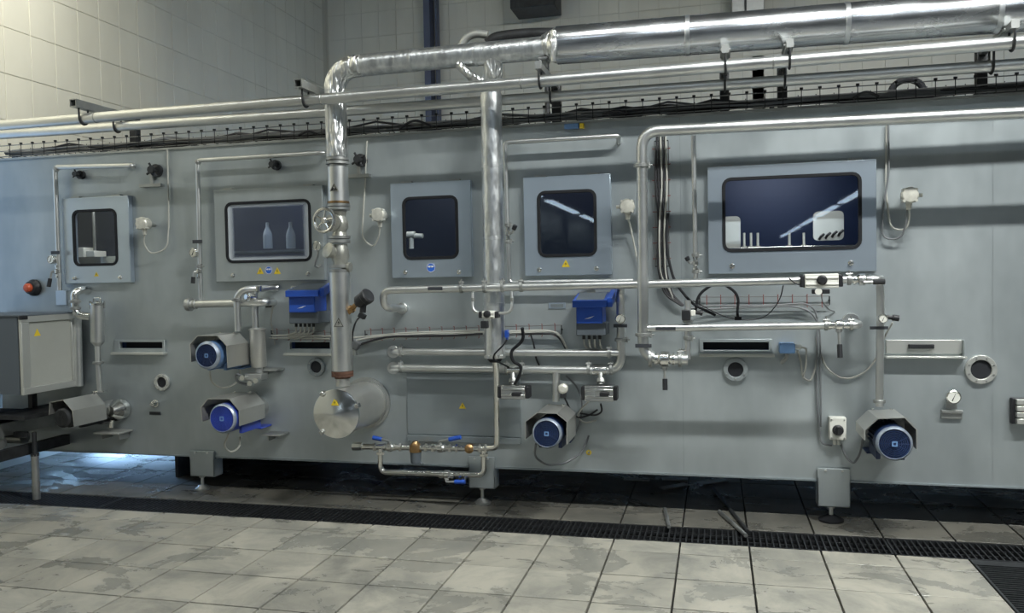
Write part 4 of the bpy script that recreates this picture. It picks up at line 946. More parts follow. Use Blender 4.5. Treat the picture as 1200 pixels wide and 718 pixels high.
c = P(72, 349, -.01); single('blank_plate', B().box(c, (.10, .012, .12)), M['hatch'], 'pale blue square plate on the face beside the hook shaped pipe', 'plate', bevel=.002)
# pipework above and beside the stacked pumps
t, v, r = run('pump_pipe', 'bent pipe rising from the upper stacked pump hood and turning into the face', [P(279, 388, -.20), P(277.5, 347, -.20), P(286, 339, -.20), P(302, 338, -.15), P(322, 337, -.02), P(326, 337, -.005)], 3.9*S(280, 360, -.2), 'steel', .05)
clamp(t, P(277.5, 351, -.20), (0, 0, 1), r*1.1)
t, v, r = run('pump_pipe', 'straight pipe standing on the pale canister beside the stacked pumps', [P(299.5, 388, -.14), P(298, 343, -.14), P(300, 337.5, -.145)], 3.9*S(298, 360, -.14), 'steel', .03)
part(t, 'tee_cap', B().cyl(P(303, 335, -.15), P(303, 341, -.15), r*1.1), M['bright'])
c = P(292, 348, -.2)
t = thing('sampling_valve', 'small bright sampling valve between the two pump pipes', 'valve', c)
part(t, 'body', B().lathe(c, (-.4, -.9, .1), [(-.04, .03), (0, .033), (.01, .033), (.012, .02), (.03, .02)], 16), M['bright']); part(t, 'neck', B().cyl(c, P(298, 346, -.15), .015), M['bright'])
c0, c1 = P(303.5, 430, -.13), P(301.5, 387, -.13); r = 9*S(302, 410, -.13)
t = thing('damper_canister', 'pale upright canister beside the upper stacked pump', 'canister', c0)
part(t, 'shell', B().lathe(c0, c1-c0, [(0, r*.9), (.01, r), ((c1-c0).length, r)], 24), M['hood']); part(t, 'collar', B().lathe(c1, (0, 0, 1), [(0, r*1.12), (.012, r*1.12), (.02, r*.6)], 24), M['hood'])
part(t, 'base', B().lathe(c0-Vector((0, 0, .05)), (0, 0, 1), [(0, r*.6), (.05, r*.6)], 16), M['dull'])
c = P(300, 441, -.2)
t = thing('pump_manifold', 'cluster of small steel fittings between the two stacked pumps', 'fitting', c)
part(t, 'block', B().box(c, (.14, .10, .05)), M['dull'], bevel=.006)
for dx, dz in ((-.06, .0), (0, -.04), (.05, -.02)): part(t, 'fitting', B().cyl(c+Vector((dx, -.02, dz)), c+Vector((dx, -.09, dz)), .02, seg=10), M['bright'])
part(t, 'hose', B().tube([c+Vector((-.07, -.05, 0)), c+Vector((-.13, -.06, .03)), c+Vector((-.14, -.03, -.04)), c+Vector((-.06, -.02, -.06))], .009, 8, .04), M['cable_g'])
c = P(318, 356, -.05); single('proximity_sensor', B().cyl(c, c+Vector((0, -.06, -.004)), .02).box(c+Vector((.01, -.06, -.01)), (.035, .03, .03)), M['black'], 'black proximity sensor at the end of the header pipe', 'sensor', bevel=.003)
single('sensor_cable', B().tube([P(320, 358, -.1), P(317, 375, -.03), P(321, 392, -.01), P(322, 404, -.01)], .006, 8, .05), M['cable_w'], 'pale cable drooping from the black proximity sensor', 'cable')
# bits around the middle pump
c = P(660, 455, -.18); t = thing('pressure_sensor', 'small pale sensor head above the middle pump hood', 'sensor', c)
part(t, 'head', B().lathe(c+Vector((0, .03, 0)), (0, -1, 0), [(0, .03), (.02, .034), (.05, .034), (.06, .02)], 16), M['cast']); part(t, 'plug', B().box(c+Vector((0, 0, -.045)), (.035, .04, .03)), M['black'], bevel=.004)
for i, pts in enumerate(([(660, 462, -.16), (668, 480, -.06), (676, 490, -.03), (690, 487, -.05), (700, 480, -.1)], [(690, 470, -.12), (682, 478, -.06), (676, 487, -.03), (684, 496, -.04), (699, 492, -.03)],
                         [(663, 440, -.05), (676, 452, -.03), (683, 470, -.03), (680, 495, -.03), (672, 512, -.06), (660, 522, -.2)], [(704, 473, -.14), (706, 482, -.1), (698, 487, -.05), (680, 484, -.03)])):
    single('hanging_cable', B().tube([P(*c) for c in pts], .0065, 8, .06), M[('cable_k', 'cable_w', 'cable_g', 'cable_k')[i]],
           ('black cable from the pale sensor head curling towards the hanging actuator', 'pale cable looped under the hanging steel actuator', 'grey cable running down behind the middle pump hood', 'thick black cable bending under the hanging steel actuator')[i], 'cable')

# ------------------------------------------------------------------ boxes on the face
def blue_box(lid, body, base, label, cables):
    (lx0, ly0, lx1, ly1), (bx0, by0, bx1, by1), (gx0, gy0, gx1, gy1) = lid, body, base
    Yl = -.26
    a, c = P(bx0, by0, -.22), P(bx1, by1, -.22)
    t = thing('control_box', label, 'box', ((a.x+c.x)/2, 0, c.z), 'blue lidded control boxes')
    part(t, 'body', B().span((a.x, -.22, c.z), (c.x, -.03, a.z+.02)), M['blue_box'], bevel=.006)
    g0, g1 = P(gx0, gy0, -.19), P(gx1, gy1, -.19)
    part(t, 'base', B().span((g0.x, -.19, g1.z), (g1.x, -.001, g0.z)), M['grey_box'], bevel=.006)
    l0, l1 = P(lx0, ly0, Yl), P(lx1, ly1, Yl)
    zf, zb = l1.z, l1.z+.065
    lidm = B().prism([(l0.x, Yl, zf), (l0.x, Yl, zf+.045), (l0.x, -.01, zb+.03), (l0.x, -.01, zb)], (l1.x-l0.x, 0, 0))
    part(t, 'lid', lidm, M['blue_box'], bevel=.004, smooth=False)
    part(t, 'lid_end', B().prism([(l1.x, Yl+.02, zf), (l1.x, Yl+.02, zf+.06), (l1.x, -.01, zb+.055), (l1.x, -.01, zb)], (.035, 0, 0)), M['blue_box'], label='raised blue end of the lid', bevel=.004, smooth=False)
    part(t, 'lid_panel', B().prism([(l0.x+.02, Yl+.02, zf+.049), (l0.x+.02, -.05, zb+.026), (l1.x-.02, -.05, zb+.026), (l1.x-.02, Yl+.02, zf+.049)], (0, 0, .003)), M['grey_box'], smooth=False)
    part(t, 'hanger', B().tube([P(lx0+6, ly0, -.06), P(lx0+8, ly0-5, -.05), P(lx1-6, ly0-5, -.05), P(lx1-4, ly0, -.06)], .007, 8), M['dull'])
    sx = (a.x+c.x)/2
    part(t, 'sign', B().prism([(sx-.035, -.2215, c.z+.03), (sx+.005, -.2215, c.z+.035), (sx+.035, -.2215, c.z+.05), (sx+.005, -.2215, c.z+.043)], (0, -.001, 0)), M['signwhite'], label='small pale stroke on the blue front', smooth=False)
    n = len(cables)
    for i, (px, py) in enumerate(cables):
        s0 = P(gx0+6+(gx1-gx0-10)*(i+.5)/n, gy1-1, -.12)
        part(t, 'gland', B().cyl(s0, s0-Vector((0, 0, .03)), .011, seg=8), M['black'])
        e = P(px, py, -.03); part(t, 'cable', B().tube([s0-Vector((0, 0, .02)), s0-Vector((0, 0, .07)), Vector((e.x+.02, -.05, e.z)), e], .0065, 8, .05), M['cable_w'])
blue_box((334, 341, 373, 347.5), (338, 347, 369, 366), (338.5, 365, 374, 379), 'blue lidded control box on the face beside the steam riser', [(336, 392), (337, 394), (339, 395), (341, 396), (345, 397)])
blue_box((670.5, 352, 711, 360), (675, 360, 706, 379), (675, 378, 710, 393), 'blue lidded control box under the upper process pipe near the long drop pipe', [(688, 409), (692, 411), (697, 411), (703, 409)])
c = P(693, 343, -.03); single('box_bracket', B().box(c, (.05, .05, .12)).box(c+Vector((0, -.02, .05)), (.12, .03, .015)), M['dull'], 'steel bracket on the face above the blue box near the long drop pipe', 'bracket', bevel=.003)
c = P(922, 407.5, -.06); t = thing('junction_box', 'small pale blue junction box on the face beside the long open slot', 'box', c)
part(t, 'housing', B().box(c, (.095, .10, .065)), M['blue_pale'], bevel=.006); part(t, 'gland', B().cyl(c+Vector((.045, 0, .01)), c+Vector((.085, 0, .005)), .016, seg=8), M['white'])
part(t, 'nipple', B().tube([c-Vector((0, 0, .03)), c-Vector((0, 0, .065)), c+Vector((-.03, .03, -.10))], .012, 10), M['dull'])
part(t, 'cable', B().tube([c+Vector((.08, 0, .005)), c+Vector((.12, 0, .0)), c+Vector((.12, .03, -.12)), c+Vector((.10, .04, -.2))], .006, 8, .05), M['cable_w'])
x0, z0, x1, z1 = face_rect(972, 489, 992, 516, -.07)
t = thing('switch_box', 'white rotary switch box with a black knob beside the last pump', 'switch', (x0, 0, z0))
part(t, 'housing', B().span((x0, -.07, z0), (x1, -.001, z1)), M['white'], bevel=.006)
part(t, 'knob', B().lathe(((x0+x1)/2, -.07, z0+(z1-z0)*.45), (0, -1, 0), [(0, .034), (.012, .033), (.016, .028), (.03, .026)], 20).box(((x0+x1)/2, -.105, z0+(z1-z0)*.45), (.014, .02, .05)), M['black'])
for a, b_ in ((.12, .1), (.88, .1), (.12, .9), (.88, .9)): part(t, 'screw', B().bolt((x0+(x1-x0)*a, -.07, z0+(z1-z0)*b_), .005), M['dull'])
for q in (.35, .6): part(t, 'gland', B().cyl((x0+(x1-x0)*q, -.035, z0), (x0+(x1-x0)*q, -.035, z0-.035), .012, seg=8), M['white'])
t = gauge(1117.5, 465, -.06, 8, 'round dial gauge low on the face near the largest porthole', [P(1117, 465, -.001)])
x0, z0, x1, z1 = face_rect(1103, 480, 1128, 491, -.02)
single('gauge_plate', B().span((x0, -.02, z0), (x1, -.001, z1)).span((x0, -.035, z1-.02), (x1, -.02, z1)).span((x0+.03, -.012, z1), (x1-.03, -.001, z1+.05)), M['dull'], 'small folded steel plate under the low dial gauge', 'plate', bevel=.003)
c = P(37.5, 337, -.03)
t = thing('push_button', 'orange push button on a black collar above the infeed box', 'button', c)
part(t, 'collar', B().lathe(c+Vector((0, .029, 0)), (0, -1, 0), [(0, .068), (.02, .068), (.03, .06), (.055, .052), (.06, .04)], 24), M['black'])
part(t, 'lens', B().lathe(c+Vector((0, -.03, 0)), (0, -1, 0), [(0, .037), (.022, .036), (.034, .026), (.038, .01)], 20), M['orange'])
t = thing('side_grille', 'white slatted box at the outer end of the face below the large porthole', 'box', P(1196, 483, -.05))
x0, z0, x1, z1 = face_rect(1187, 467, 1224, 498, -.06)
part(t, 'back', B().span((x0, -.04, z0), (x1, -.001, z1)), M['black'], bevel=.004)
for k in range(4): zz = z0+(z1-z0)*(k+.5)/4; part(t, 'slat', B().span((x0+.02, -.07, zz-.016), (x1, -.035, zz+.016)), M['alu'], bevel=.003)
for px, py, w_, h, lab in ((653, 358, 20, 7, 'small embossed name plate beside the blue box near the long drop pipe'), (182, 484, 13, 4, 'small dark name plate under the smallest porthole')):
    x0, z0, x1, z1 = face_rect(px-w_/2, py-h/2, px+w_/2, py+h/2)
    t = thing('name_plate', lab, 'plate', (x0, 0, z0)); part(t, 'plate', B().span((x0, -.006, z0), (x1, -.0005, z1)), M['hatch'] if w_ > 15 else M['tag'], bevel=.001)
    part(t, 'field', B().span((x0+.015, -.0075, z0+.01), (x1-.015, -.006, z1-.01)) if w_ > 15 else B().span((x0+.006, -.0075, z0+.006), (x1-.006, -.006, z1-.006)), M['face_dark'] if w_ > 15 else M['black'])
c = P(180, 473, -.03); t = thing('drain_cock', 'little bright drain cock under the smallest porthole', 'valve', c)
part(t, 'body', B().lathe(c+Vector((0, .029, 0)), (0, -1, 0), [(0, .03), (.01, .03), (.012, .02), (.05, .02), (.06, .012)], 14), M['bright']); part(t, 'lever', B().tube([c+Vector((0, -.025, 0)), c+Vector((.045, -.03, .02))], .007, 8), M['bright'])
c = P(542, 475, -.0121); o = tri_sign(mach.children[0], 542, 475, -.0121, .045)
o.parent = [q for q in mach.children if q.name.startswith('access_panel')][0]
c = P(690, 530, -.001); t = thing('lubrication_point', 'small yellow ring mark low on the face beside the middle pump', 'mark', c)
f = lambda r: [(c.x+r*math.cos(.314*i), c.z+r*math.sin(.314*i)) for i in range(20)]
part(t, 'ring', B().ring(f(.018), f(.009), -.004, 0), M['yellow']); part(t, 'nipple', B().cyl(c, c+Vector((0, -.012, 0)), .006), M['dull'])

# ------------------------------------------------------------------ temperature transmitters with their cable loops
def transmitter(px, py, label, loop, side=None, Y=-.12):
    c = P(px, py, Y); s = S(px, py, Y)
    t = thing('temperature_transmitter', label, 'sensor', c, 'pale transmitter heads with looped cables')
    part(t, 'head', B().lathe(c+Vector((0, .05, 0)), (0, -1, 0), [(0, .03), (.015, .043), (.055, .046), (.06, .05), (.085, .05), (.095, .042), (.097, .02)], 20), M['cast'])
    for k in range(4):
        a = R(45+90*k); part(t, 'lug', B().cyl(c+Vector((.048*math.cos(a), .0, .048*math.sin(a))), c+Vector((.048*math.cos(a), -.045, .048*math.sin(a))), .009, seg=8), M['cast'])
    part(t, 'neck', B().cyl(c+Vector((0, .04, 0)), Vector((c.x, -.001, c.z)), .018, seg=12), M['dull'])
    part(t, 'entry', B().cyl(c-Vector((0, 0, .04)), c-Vector((0, 0, .085)), .02, .014, 12), M['cast'])
    if side: part(t, 'side_plug', B().cyl(c, c+Vector((side*.075, 0, 0)), .012, seg=10), M['cast'])
    e = c-Vector((0, 0, .08))
    part(t, 'cable', B().tube([e]+[P(*q) for q in loop], .006, 8, .09, 8), M['cable_w'])
transmitter(169, 262, 'pale transmitter head beside the narrow hatch', [(168, 285, -.1), (176, 298, -.08), (196, 292, -.04), (198, 260, -.02), (196, 175, -.02)], -1)
transmitter(445, 252, 'pale transmitter head between the steam riser and the hatch with the blue sign', [(444, 278, -.1), (438, 290, -.08), (424, 280, -.04), (427, 230, -.02), (430, 165, -.02)], -1)
transmitter(735.5, 242, 'pale transmitter head half hidden behind the long drop pipe', [(738, 262, -.06), (744, 290, -.03), (752, 330, -.02)], -1)
transmitter(1065, 229, 'pale transmitter head beside the widest hatch', [(1066, 255, -.08), (1062, 270, -.06), (1044, 268, -.03), (1038, 225, -.02), (1039, 145, -.02)], 1)
single('looped_cable', B().tube([P(1063, 240, -.1), P(1062, 262, -.08), P(1056, 280, -.05), P(1034, 280, -.03), P(1035, 240, -.03), P(1042, 205, -.03), P(1041, 145, -.03)], .006, 8, .09), M['cable_g'], 'outer grey cable loop under the transmitter beside the widest hatch', 'cable')
# dark knobs high on the face
def knob_cluster(px, py, label, sc=1.0, shelf=None):
    c = P(px, py, -.06); t = thing('cross_fitting', label, 'fitting', c, 'dark fittings high on the face')
    part(t, 'hub', B().lathe(c+Vector((0, .059, 0)), (0, -1, 0), [(0, .05*sc), (.03, .05*sc), (.034, .03*sc), (.09, .028*sc)], 16), M['iron'])
    for k in range(4):
        a = R(30+90*k); d = Vector((math.cos(a), 0, math.sin(a)))
        part(t, 'arm', B().tube([c+d*.02*sc, c+d*.062*sc], .009*sc, 8), M['iron'])
    if shelf:
        a, b_ = P(shelf[0], shelf[2], -.02), P(shelf[1], shelf[2], -.02); part(t, 'bracket', B().span((a.x, -.05, a.z-.012), (b_.x, -.001, a.z+.012)).span(((a.x+b_.x)/2-.012, -.03, a.z), ((a.x+b_.x)/2+.012, -.001, c.z)), M['dull'])
knob_cluster(179, 199, 'dark cross handled fitting above the pale transmitter of the narrow hatch', 1.0, (166, 191, 218))
knob_cluster(320, 192.5, 'single small dark fitting above the fogged hatch', .75)
knob_cluster(420, 187, 'large dark fitting beside the flange of the steam riser', .95, (408, 434, 207))
knob_cluster(90, 204, 'flat dark fitting under the thin pipe of the narrow hatch', .7)

# ------------------------------------------------------------------ wire tray and cables on the machine roof
t = thing('cable_tray', 'wire cable tray running along the front edge of the machine roof', 'cable tray', (-1.5, .1, ZT))
tz0, tz1, ty0, ty1 = ZT+.025, ZT+.115, -.005, .20
for y, z in ((ty0, tz1), (ty0, (tz0+tz1)/2), (ty0, tz0), (.1, tz0), (ty1, tz0), (ty1, tz1)):
    part(t, 'long_wire', B().tube([(X0, y, z), (X1, y, z)], .0035, 6), M['wire'])
wb_ = B().tube([(0, ty0-.004, tz1+.012), (0, ty0-.004, tz0-.003), (0, ty1+.004, tz0-.003), (0, ty1+.004, tz1+.012)], .003, 6)
wb_.box((0, ty0-.004, tz1+.010), (.02, .012, .012))
wme = mesh('cross_wire', wb_, M['iron'])
for k in range(72): inst(t, 'cross_wire', wme, (-5.95+k*.112, 0, 0))
for k in range(10): part(t, 'tray_foot', B().span((-5.6+k*.85, ty0, ZT+.004), (-5.57+k*.85, ty1, tz0-.004)), M['iron'])
for cm, n, lab in (('cable_k', 7, 'tangle of dark cables lying in the roof tray'), ('cable_g', 5, 'tangle of grey cables lying among the dark ones in the roof tray')):
    bundle = B()
    for i in range(n):
        y0 = ty0+.035+random.random()*.13; z0 = tz0+.014+random.random()*.02; ph = random.random()*6; r = random.choice((.008, .010, .007))
        bundle.tube([(X0+.1+k*.3, y0+.02*math.sin(ph+k*.9), z0+.022*abs(math.sin(ph*2+k*.7))+(.05 if random.random() < .1 else 0)) for k in range(34)], r, 8)
    single('tray_cables', bundle, M[cm], lab, 'cables', kind='stuff')
b = B()
for px0, px1, hgt in ((468, 505, 12), (350, 372, 6), (1000, 1030, 8), (706, 735, 5)):
    a, c = P(px0, 160-(px0-450)*.067-8, -.02), P(px1, 160-(px1-450)*.067-8, -.02); m_ = (a+c)/2+Vector((0, 0, hgt*.0055)); b.tube([a, m_, c], .009, 8, .08)
single('stray_cables', b, M['cable_k'], 'loose dark cables arching out of the roof tray', 'cables', kind='stuff')
# lifting eye and roof bits
c = P(1063, 106, .25); t = thing('lifting_eye', 'black arched lifting eye on the machine roof', 'lifting eye', (c.x, .25, ZT))
part(t, 'eye', B().tube([(c.x+.10*math.cos(R(a)), .25, max(ZT+.02, c.z-.02)+.09*math.sin(R(a))) for a in range(0, 181, 15)], .022, 10), M['rubber'])
part(t, 'pad', B().span((c.x-.14, .19, ZT), (c.x+.14, .31, max(ZT+.02, c.z-.02))), M['iron'])
c = P(672, 146, .02); t = thing('roof_lamp', 'small pale blue box under the cable tray above the yellow signed hatch', 'box', c)
part(t, 'box', B().box(P(670, 148, -.025), (.10, .03, .035)), M['blue_pale'], bevel=.004); part(t, 'end', B().box(P(682, 147.5, -.025), (.03, .03, .035)), M['yellow'], bevel=.004)

# ------------------------------------------------------------------ wire racks and cable runs on the face
def rack(pts, wpx, label, n, vertical=False, Y=-.03, red=True):
    vs = [P(a, b_, Y) for a, b_ in pts]; t = thing('cable_rack', label, 'cable rack', vs[0], 'wire cable racks on the face')
    s = S(*pts[0], Y)*wpx/2; off = Vector((s, 0, 0)) if vertical else Vector((0, 0, s))
    for q in (-1, 1): part(t, 'side_wire', B().tube([v+off*q for v in vs], .003, 6), M['wire'])
    L = (vs[-1]-vs[0])
    for k in range(n):
        c = vs[0]+L*((k+.5)/n); u = off.normalized()
        part(t, 'cross_wire', B().tube([c-off-u*.012+Vector((0, -.02, 0)), c-off-u*.012, c+off+u*.012, c+off+u*.012+Vector((0, -.02, 0))], .003, 6), M['clip'] if red else M['iron'])
    part(t, 'fixing', B().tube([vs[0]+Vector((0, .029, 0)), vs[0]], .006, 6).tube([vs[-1]+Vector((0, .029, 0)), vs[-1]], .006, 6).tube([vs[0]-off, vs[0]+off], .004, 6).tube([vs[-1]-off, vs[-1]+off], .004, 6), M['iron'])
    return t
rack([(428, 392), (658, 386)], 10, 'wire rack with red clips carrying cables behind the foil drop pipe', 16)
rack([(318, 391), (388, 394)], 9, 'short wire rack under the blue box beside the steam riser', 5)
rack([(820, 353), (972, 352)], 10, 'wire rack with red clips under the upper process pipe near the solenoid', 9)
rack([(775, 165), (776, 312)], 16, 'upright wire rack with dark cables beside the long drop pipe', 8, True)
def cables(label, paths, m, name='cable_run'):
    b = B()
    for pts, r in paths: b.tube([P(*q) for q in pts], r, 8, .12)
    return single(name, b, M[m], label, 'cables', kind='stuff')
cables('pale cables strung along the rack behind the foil drop pipe', [([(412, 400, -.05), (440, 394, -.045), (500, 391, -.05), (570, 389, -.045), (640, 387, -.05), (655, 390, -.04), (665, 409, -.03)], .0075), ([(414, 405, -.05), (450, 396, -.05), (520, 392, -.05), (600, 390, -.05), (650, 388, -.05), (658, 396, -.04)], .006), ([(411, 396, -.04), (470, 390, -.04), (560, 387, -.04)], .006)], 'cable_w')
cables('dark cables strung along the rack behind the foil drop pipe', [([(410, 410, -.06), (425, 402, -.05), (455, 394, -.055), (530, 393, -.055), (566, 391, -.05)], .008), ([(592, 390, -.045), (620, 391, -.045), (650, 391, -.045), (659, 400, -.03), (664, 412, -.03)], .0065), ([(622, 392, -.04), (626, 405, -.03), (628, 420, -.03), (632, 428, -.02)], .0065)], 'cable_k')
cables('pale cables on the short rack under the blue box', [([(318, 393, -.04), (345, 393, -.045), (388, 394, -.04)], .008), ([(316, 396, -.04), (350, 396, -.04), (386, 397, -.04)], .006)], 'cable_w')
cables('dark cables hanging in the upright rack beside the long drop pipe', [([(774+dx, 160, -.05), (772+dx, 210, -.055), (776+dx, 260, -.05), (774+dx, 310, -.05), (782+dx, 345, -.04), (800+dx*.3, 358, -.04)], .0075) for dx in (-4, -1, 2, 5)], 'cable_k')
cables('pale cables hanging in the upright rack beside the long drop pipe', [([(777+dx, 160, -.06), (779+dx, 220, -.055), (775+dx, 270, -.06), (777+dx, 325, -.05), (790, 350+dx, -.04)], .006) for dx in (-3, 3)], 'cable_w')
cables('grey cables on the rack under the upper process pipe', [([(806, 362, -.08), (830, 358, -.05), (900, 358, -.05), (944, 355, -.05), (955, 362, -.04), (958, 375, -.03), (957, 470, -.02), (962, 520, -.02), (975, 522, -.02)], .006), ([(810, 364, -.08), (850, 361, -.05), (930, 358, -.05), (952, 365, -.04), (961, 385, -.03), (962, 500, -.02)], .006)], 'cable_g')
single('looped_hose', B().tube([P(815, 364, -.2), P(818, 345, -.2), P(842, 328, -.2), P(866, 345, -.2), P(864, 366, -.18), P(865, 374, -.16)], .009, 8, .16, 10).cyl(P(865, 371, -.16), P(865, 375, -.16), .022, seg=10), M['rubber'], 'black hose arching beside the solenoid under the upper process pipe', 'hose')
single('looped_hose', B().tube([P(783, 250, -.05), P(780, 290, -.1), P(790, 330, -.2), P(806, 350, -.25), P(815, 358, -.3), P(838, 369, -.2)], .009, 8, .15, 8), M['rubber'], 'black hose sweeping down from the upright rack to the solenoid', 'hose')
single('thin_line', B().tube([P(918, 334, -.3), P(914, 352, -.2), P(898, 372, -.1), P(872, 376, -.1), P(845, 370, -.1), P(812, 352, -.2)], .0035, 6, .15, 8), M['cable_k'], 'thin dark line looping from the upper process pipe to the solenoid', 'cable')
single('thin_line', B().tube([P(924, 325, -.4), P(930, 331, -.4), P(943, 336, -.38)], .004, 6, .03), M['cable_k'], 'thin dark line wrapped over the pipe at the white actuator', 'cable')
single('thin_line', B().tube([P(962, 343, -.3), P(964, 355, -.15), P(972, 363, -.04), P(978, 365, -.005)], .004, 6, .06), M['cable_g'], 'thin grey line dropping from the white actuator to the face', 'cable')
single('drop_cable', B().tube([P(957, 395, -.02), P(958, 425, -.02), P(950, 447, -.015), P(941, 443, -.015), P(938, 420, -.015), P(934, 410, -.03)], .006, 8, .08), M['cable_w'], 'pale cable loop below the small pale blue junction box', 'cable')
single('drop_cable', B().tube([P(961, 412, -.02), P(968, 432, -.02), P(990, 446, -.02), P(1016, 436, -.02), P(1030, 415, -.05), P(1036, 395, -.1), P(1046, 378, -.15)], .0055, 8, .12, 8), M['cable_w'], 'pale cable swagging across to the dial gauge on the feed pipe', 'cable')
single('hose', B().tube([P(612, 384, -.3), P(614, 398, -.26), P(598, 412, -.24), P(601, 424, -.24), P(611, 428, -.24), P(609, 440, -.22), P(603, 450, -.2)], .011, 8, .06, 8), M['rubber'], 'black hose snaking from the rack to the actuator beside the access panel', 'hose')
single('hose', B().tube([P(594, 398, -.32), P(590, 404, -.34), P(579, 415, -.34), P(578, 421, -.33), P(584, 424, -.30), P(596, 430, -.2)], .006, 8, .05), M['rubber'], 'thin black hose across the bottom of the foil drop pipe', 'hose')
c = P(594, 391, -.26); single('air_fitting', B().box(c, (.022, .05, .05)).cyl(c-Vector((0, 0, .04)), c, .009), M['blue_box'], 'tiny blue air fitting beside the foil drop pipe', 'fitting', bevel=.003)

# ------------------------------------------------------------------ infeed box and conveyor at the end of the face
xa = P(96, 400, -.04).x; Yq0 = -DIST+(DIST-.05)*(743/830)
pt, pb_ = P(95, 366, -.05).z, P(97, 451, -.05).z
t = thing('infeed_box', 'grey panelled infeed box standing out from the face beside the filter canister', 'box', (xa-.6, (Yq0-.05)/2, pb_))
part(t, 'carcass', B().span((-5.75, Yq0, pb_+.004), (xa-.02, -.013, pt-.004)), M['grey_box'], smooth=False)
q = lambda o, z: [(Yq0+o, pb_+z), (-.06-o, pb_+z), (-.06-o, pt-z), (Yq0+o, pt-z)]
for nm, (ya, yb, za_, zb_) in (('rail', (Yq0, -.06, pt-.05, pt)), ('rail', (Yq0, -.06, pb_, pb_+.05)), ('stile', (Yq0, Yq0+.07, pb_+.05, pt-.05)), ('stile', (-.15, -.06, pb_+.05, pt-.05))):
    part(t, nm, B().span((xa-.03, ya, za_), (xa+.006, yb, zb_)), M['alu'], bevel=.003)
pn = part(t, 'side_panel', B().span((xa-.018, Yq0+.06, pb_+.04), (xa-.012, -.14, pt-.04)), M['board'])
yy = Yq0+.16; zz = pt-.13; h = .055
sg = part(pn, 'warning_sign', B().prism([(xa-.012, yy-h*.58, zz-h*.5), (xa-.012, yy+h*.58, zz-h*.5), (xa-.012, yy, zz+h*.5)], (.0015, 0, 0)), M['yellow'], label='yellow triangular warning sign', smooth=False)
part(t, 'roof_lip', B().span((-5.75, Yq0-.01, pt-.004), (xa+.008, -.013, pt+.008)), M['grey_box'], label='dark grey top', bevel=.003)
part(t, 'corner_clip', B().box((xa+.004, Yq0+.02, pt-.012), (.02, .07, .03)), M['black'], bevel=.004)
t = thing('infeed_conveyor', 'dark conveyor frame with rollers under the infeed box', 'conveyor', (xa-.5, -.6, 0))
zc = P(60, 505, -.3).z
part(t, 'side_rail', B().span((xa-.30, Yq0-.5, zc+.0), (xa-.27, -.02, zc+.10)), M['dull'], smooth=False)
part(t, 'side_rail', B().span((xa-.95, Yq0-.5, zc), (xa-.92, -.02, zc+.10)), M['iron'], smooth=False)
part(t, 'belt', B().span((xa-.9, Yq0-.5, zc+.09), (xa-.32, -.02, zc+.12)), M['rubber'], smooth=False)
part(t, 'lower_rail', B().span((xa-.22, Yq0-.3, zc-.16), (xa-.17, -.02, zc-.08)), M['iron'], smooth=False)
for k in range(4): part(t, 'roller', B().cyl((xa-.92, Yq0-.35+k*.22, zc-.05), (xa-.31, Yq0-.35+k*.22, zc-.05), .05, seg=18), M['dull'])
part(t, 'motor_tray', B().span((xa-.35, Yq0+.02, zc+.14), (xa-.02, -.02, zc+.17)), M['iron'], smooth=False)
part(t, 'upright', B().span((xa-.34, -.25, zc+.1), (xa-.30, -.2, pb_)), M['iron'])
part(t, 'upright', B().span((xa-.34, Yq0+.02, zc+.1), (xa-.30, Yq0+.06, pb_)), M['iron'])
lp = P(42, 560, -.45)
lg = part(t, 'leg', B().cyl((lp.x, -.45, .0), (lp.x, -.45, P(42, 532, -.45).z), .028, seg=16), M['dull'])
part(lg, 'leg_screw', B().cyl((lp.x, -.45, P(42, 533, -.45).z), (lp.x, -.45, zc+.02), .016, seg=10).cyl((lp.x, -.45, P(42, 534, -.45).z), (lp.x, -.45, P(42, 531, -.45).z), .03, seg=8), M['iron'])
part(lg, 'cross_bar', B().span((lp.x-.3, -.47, zc-.02), (xa-.17, -.43, zc+.02)), M['iron'])

# ------------------------------------------------------------------ drain grates
def grate(x0, x1, y0, y1, label, along_x=True):
    t = thing('drain_grate', label, 'grate', ((x0+x1)/2, (y0+y1)/2, -.02), 'iron drain grates let into the floor')
    part(t, 'rim', B().span((x0, y0, -.03), (x1, y0+.012, -.002)).span((x0, y1-.012, -.03), (x1, y1, -.002)).span((x0, y0, -.03), (x0+.012, y1, -.002)).span((x1-.012, y0, -.03), (x1, y1, -.002)), M['grate'], smooth=False)
    b = B()
    if along_x:
        n = max(2, int((x1-x0)/.035))
        for k in range(1, n): x = x0+(x1-x0)*k/n; b.span((x-.004, y0+.01, -.03), (x+.004, y1-.01, -.004))
        for q in (.35, .65): b.span((x0, y0+(y1-y0)*q-.004, -.028), (x1, y0+(y1-y0)*q+.004, -.012))
    else:
        n = max(2, int((y1-y0)/.03))
        for k in range(1, n): y = y0+(y1-y0)*k/n; b.span((x0+.01, y-.004, -.03), (x1-.01, y+.004, -.004))
        for q in (.35, .65): b.span((x0+(x1-x0)*q-.004, y0, -.028), (x0+(x1-x0)*q+.004, y1, -.012))
    part(t, 'bars', b, M['grate'], kind='stuff', smooth=False)
    part(t, 'bearer', B().span((x0, y0-.0, -.05), (x1, y0+.02, -.031)).span((x0, y1-.02, -.05), (x1, y1, -.031)) if along_x else B().span((x0, y0, -.05), (x0+.02, y1, -.031)).span((x1-.02, y0, -.05), (x1, y1, -.031)), M['iron'], smooth=False)
edges = [-5.6, -4.4, -3.2, -2.05, -.95, .1, .98, BX1+.02, 3.0]
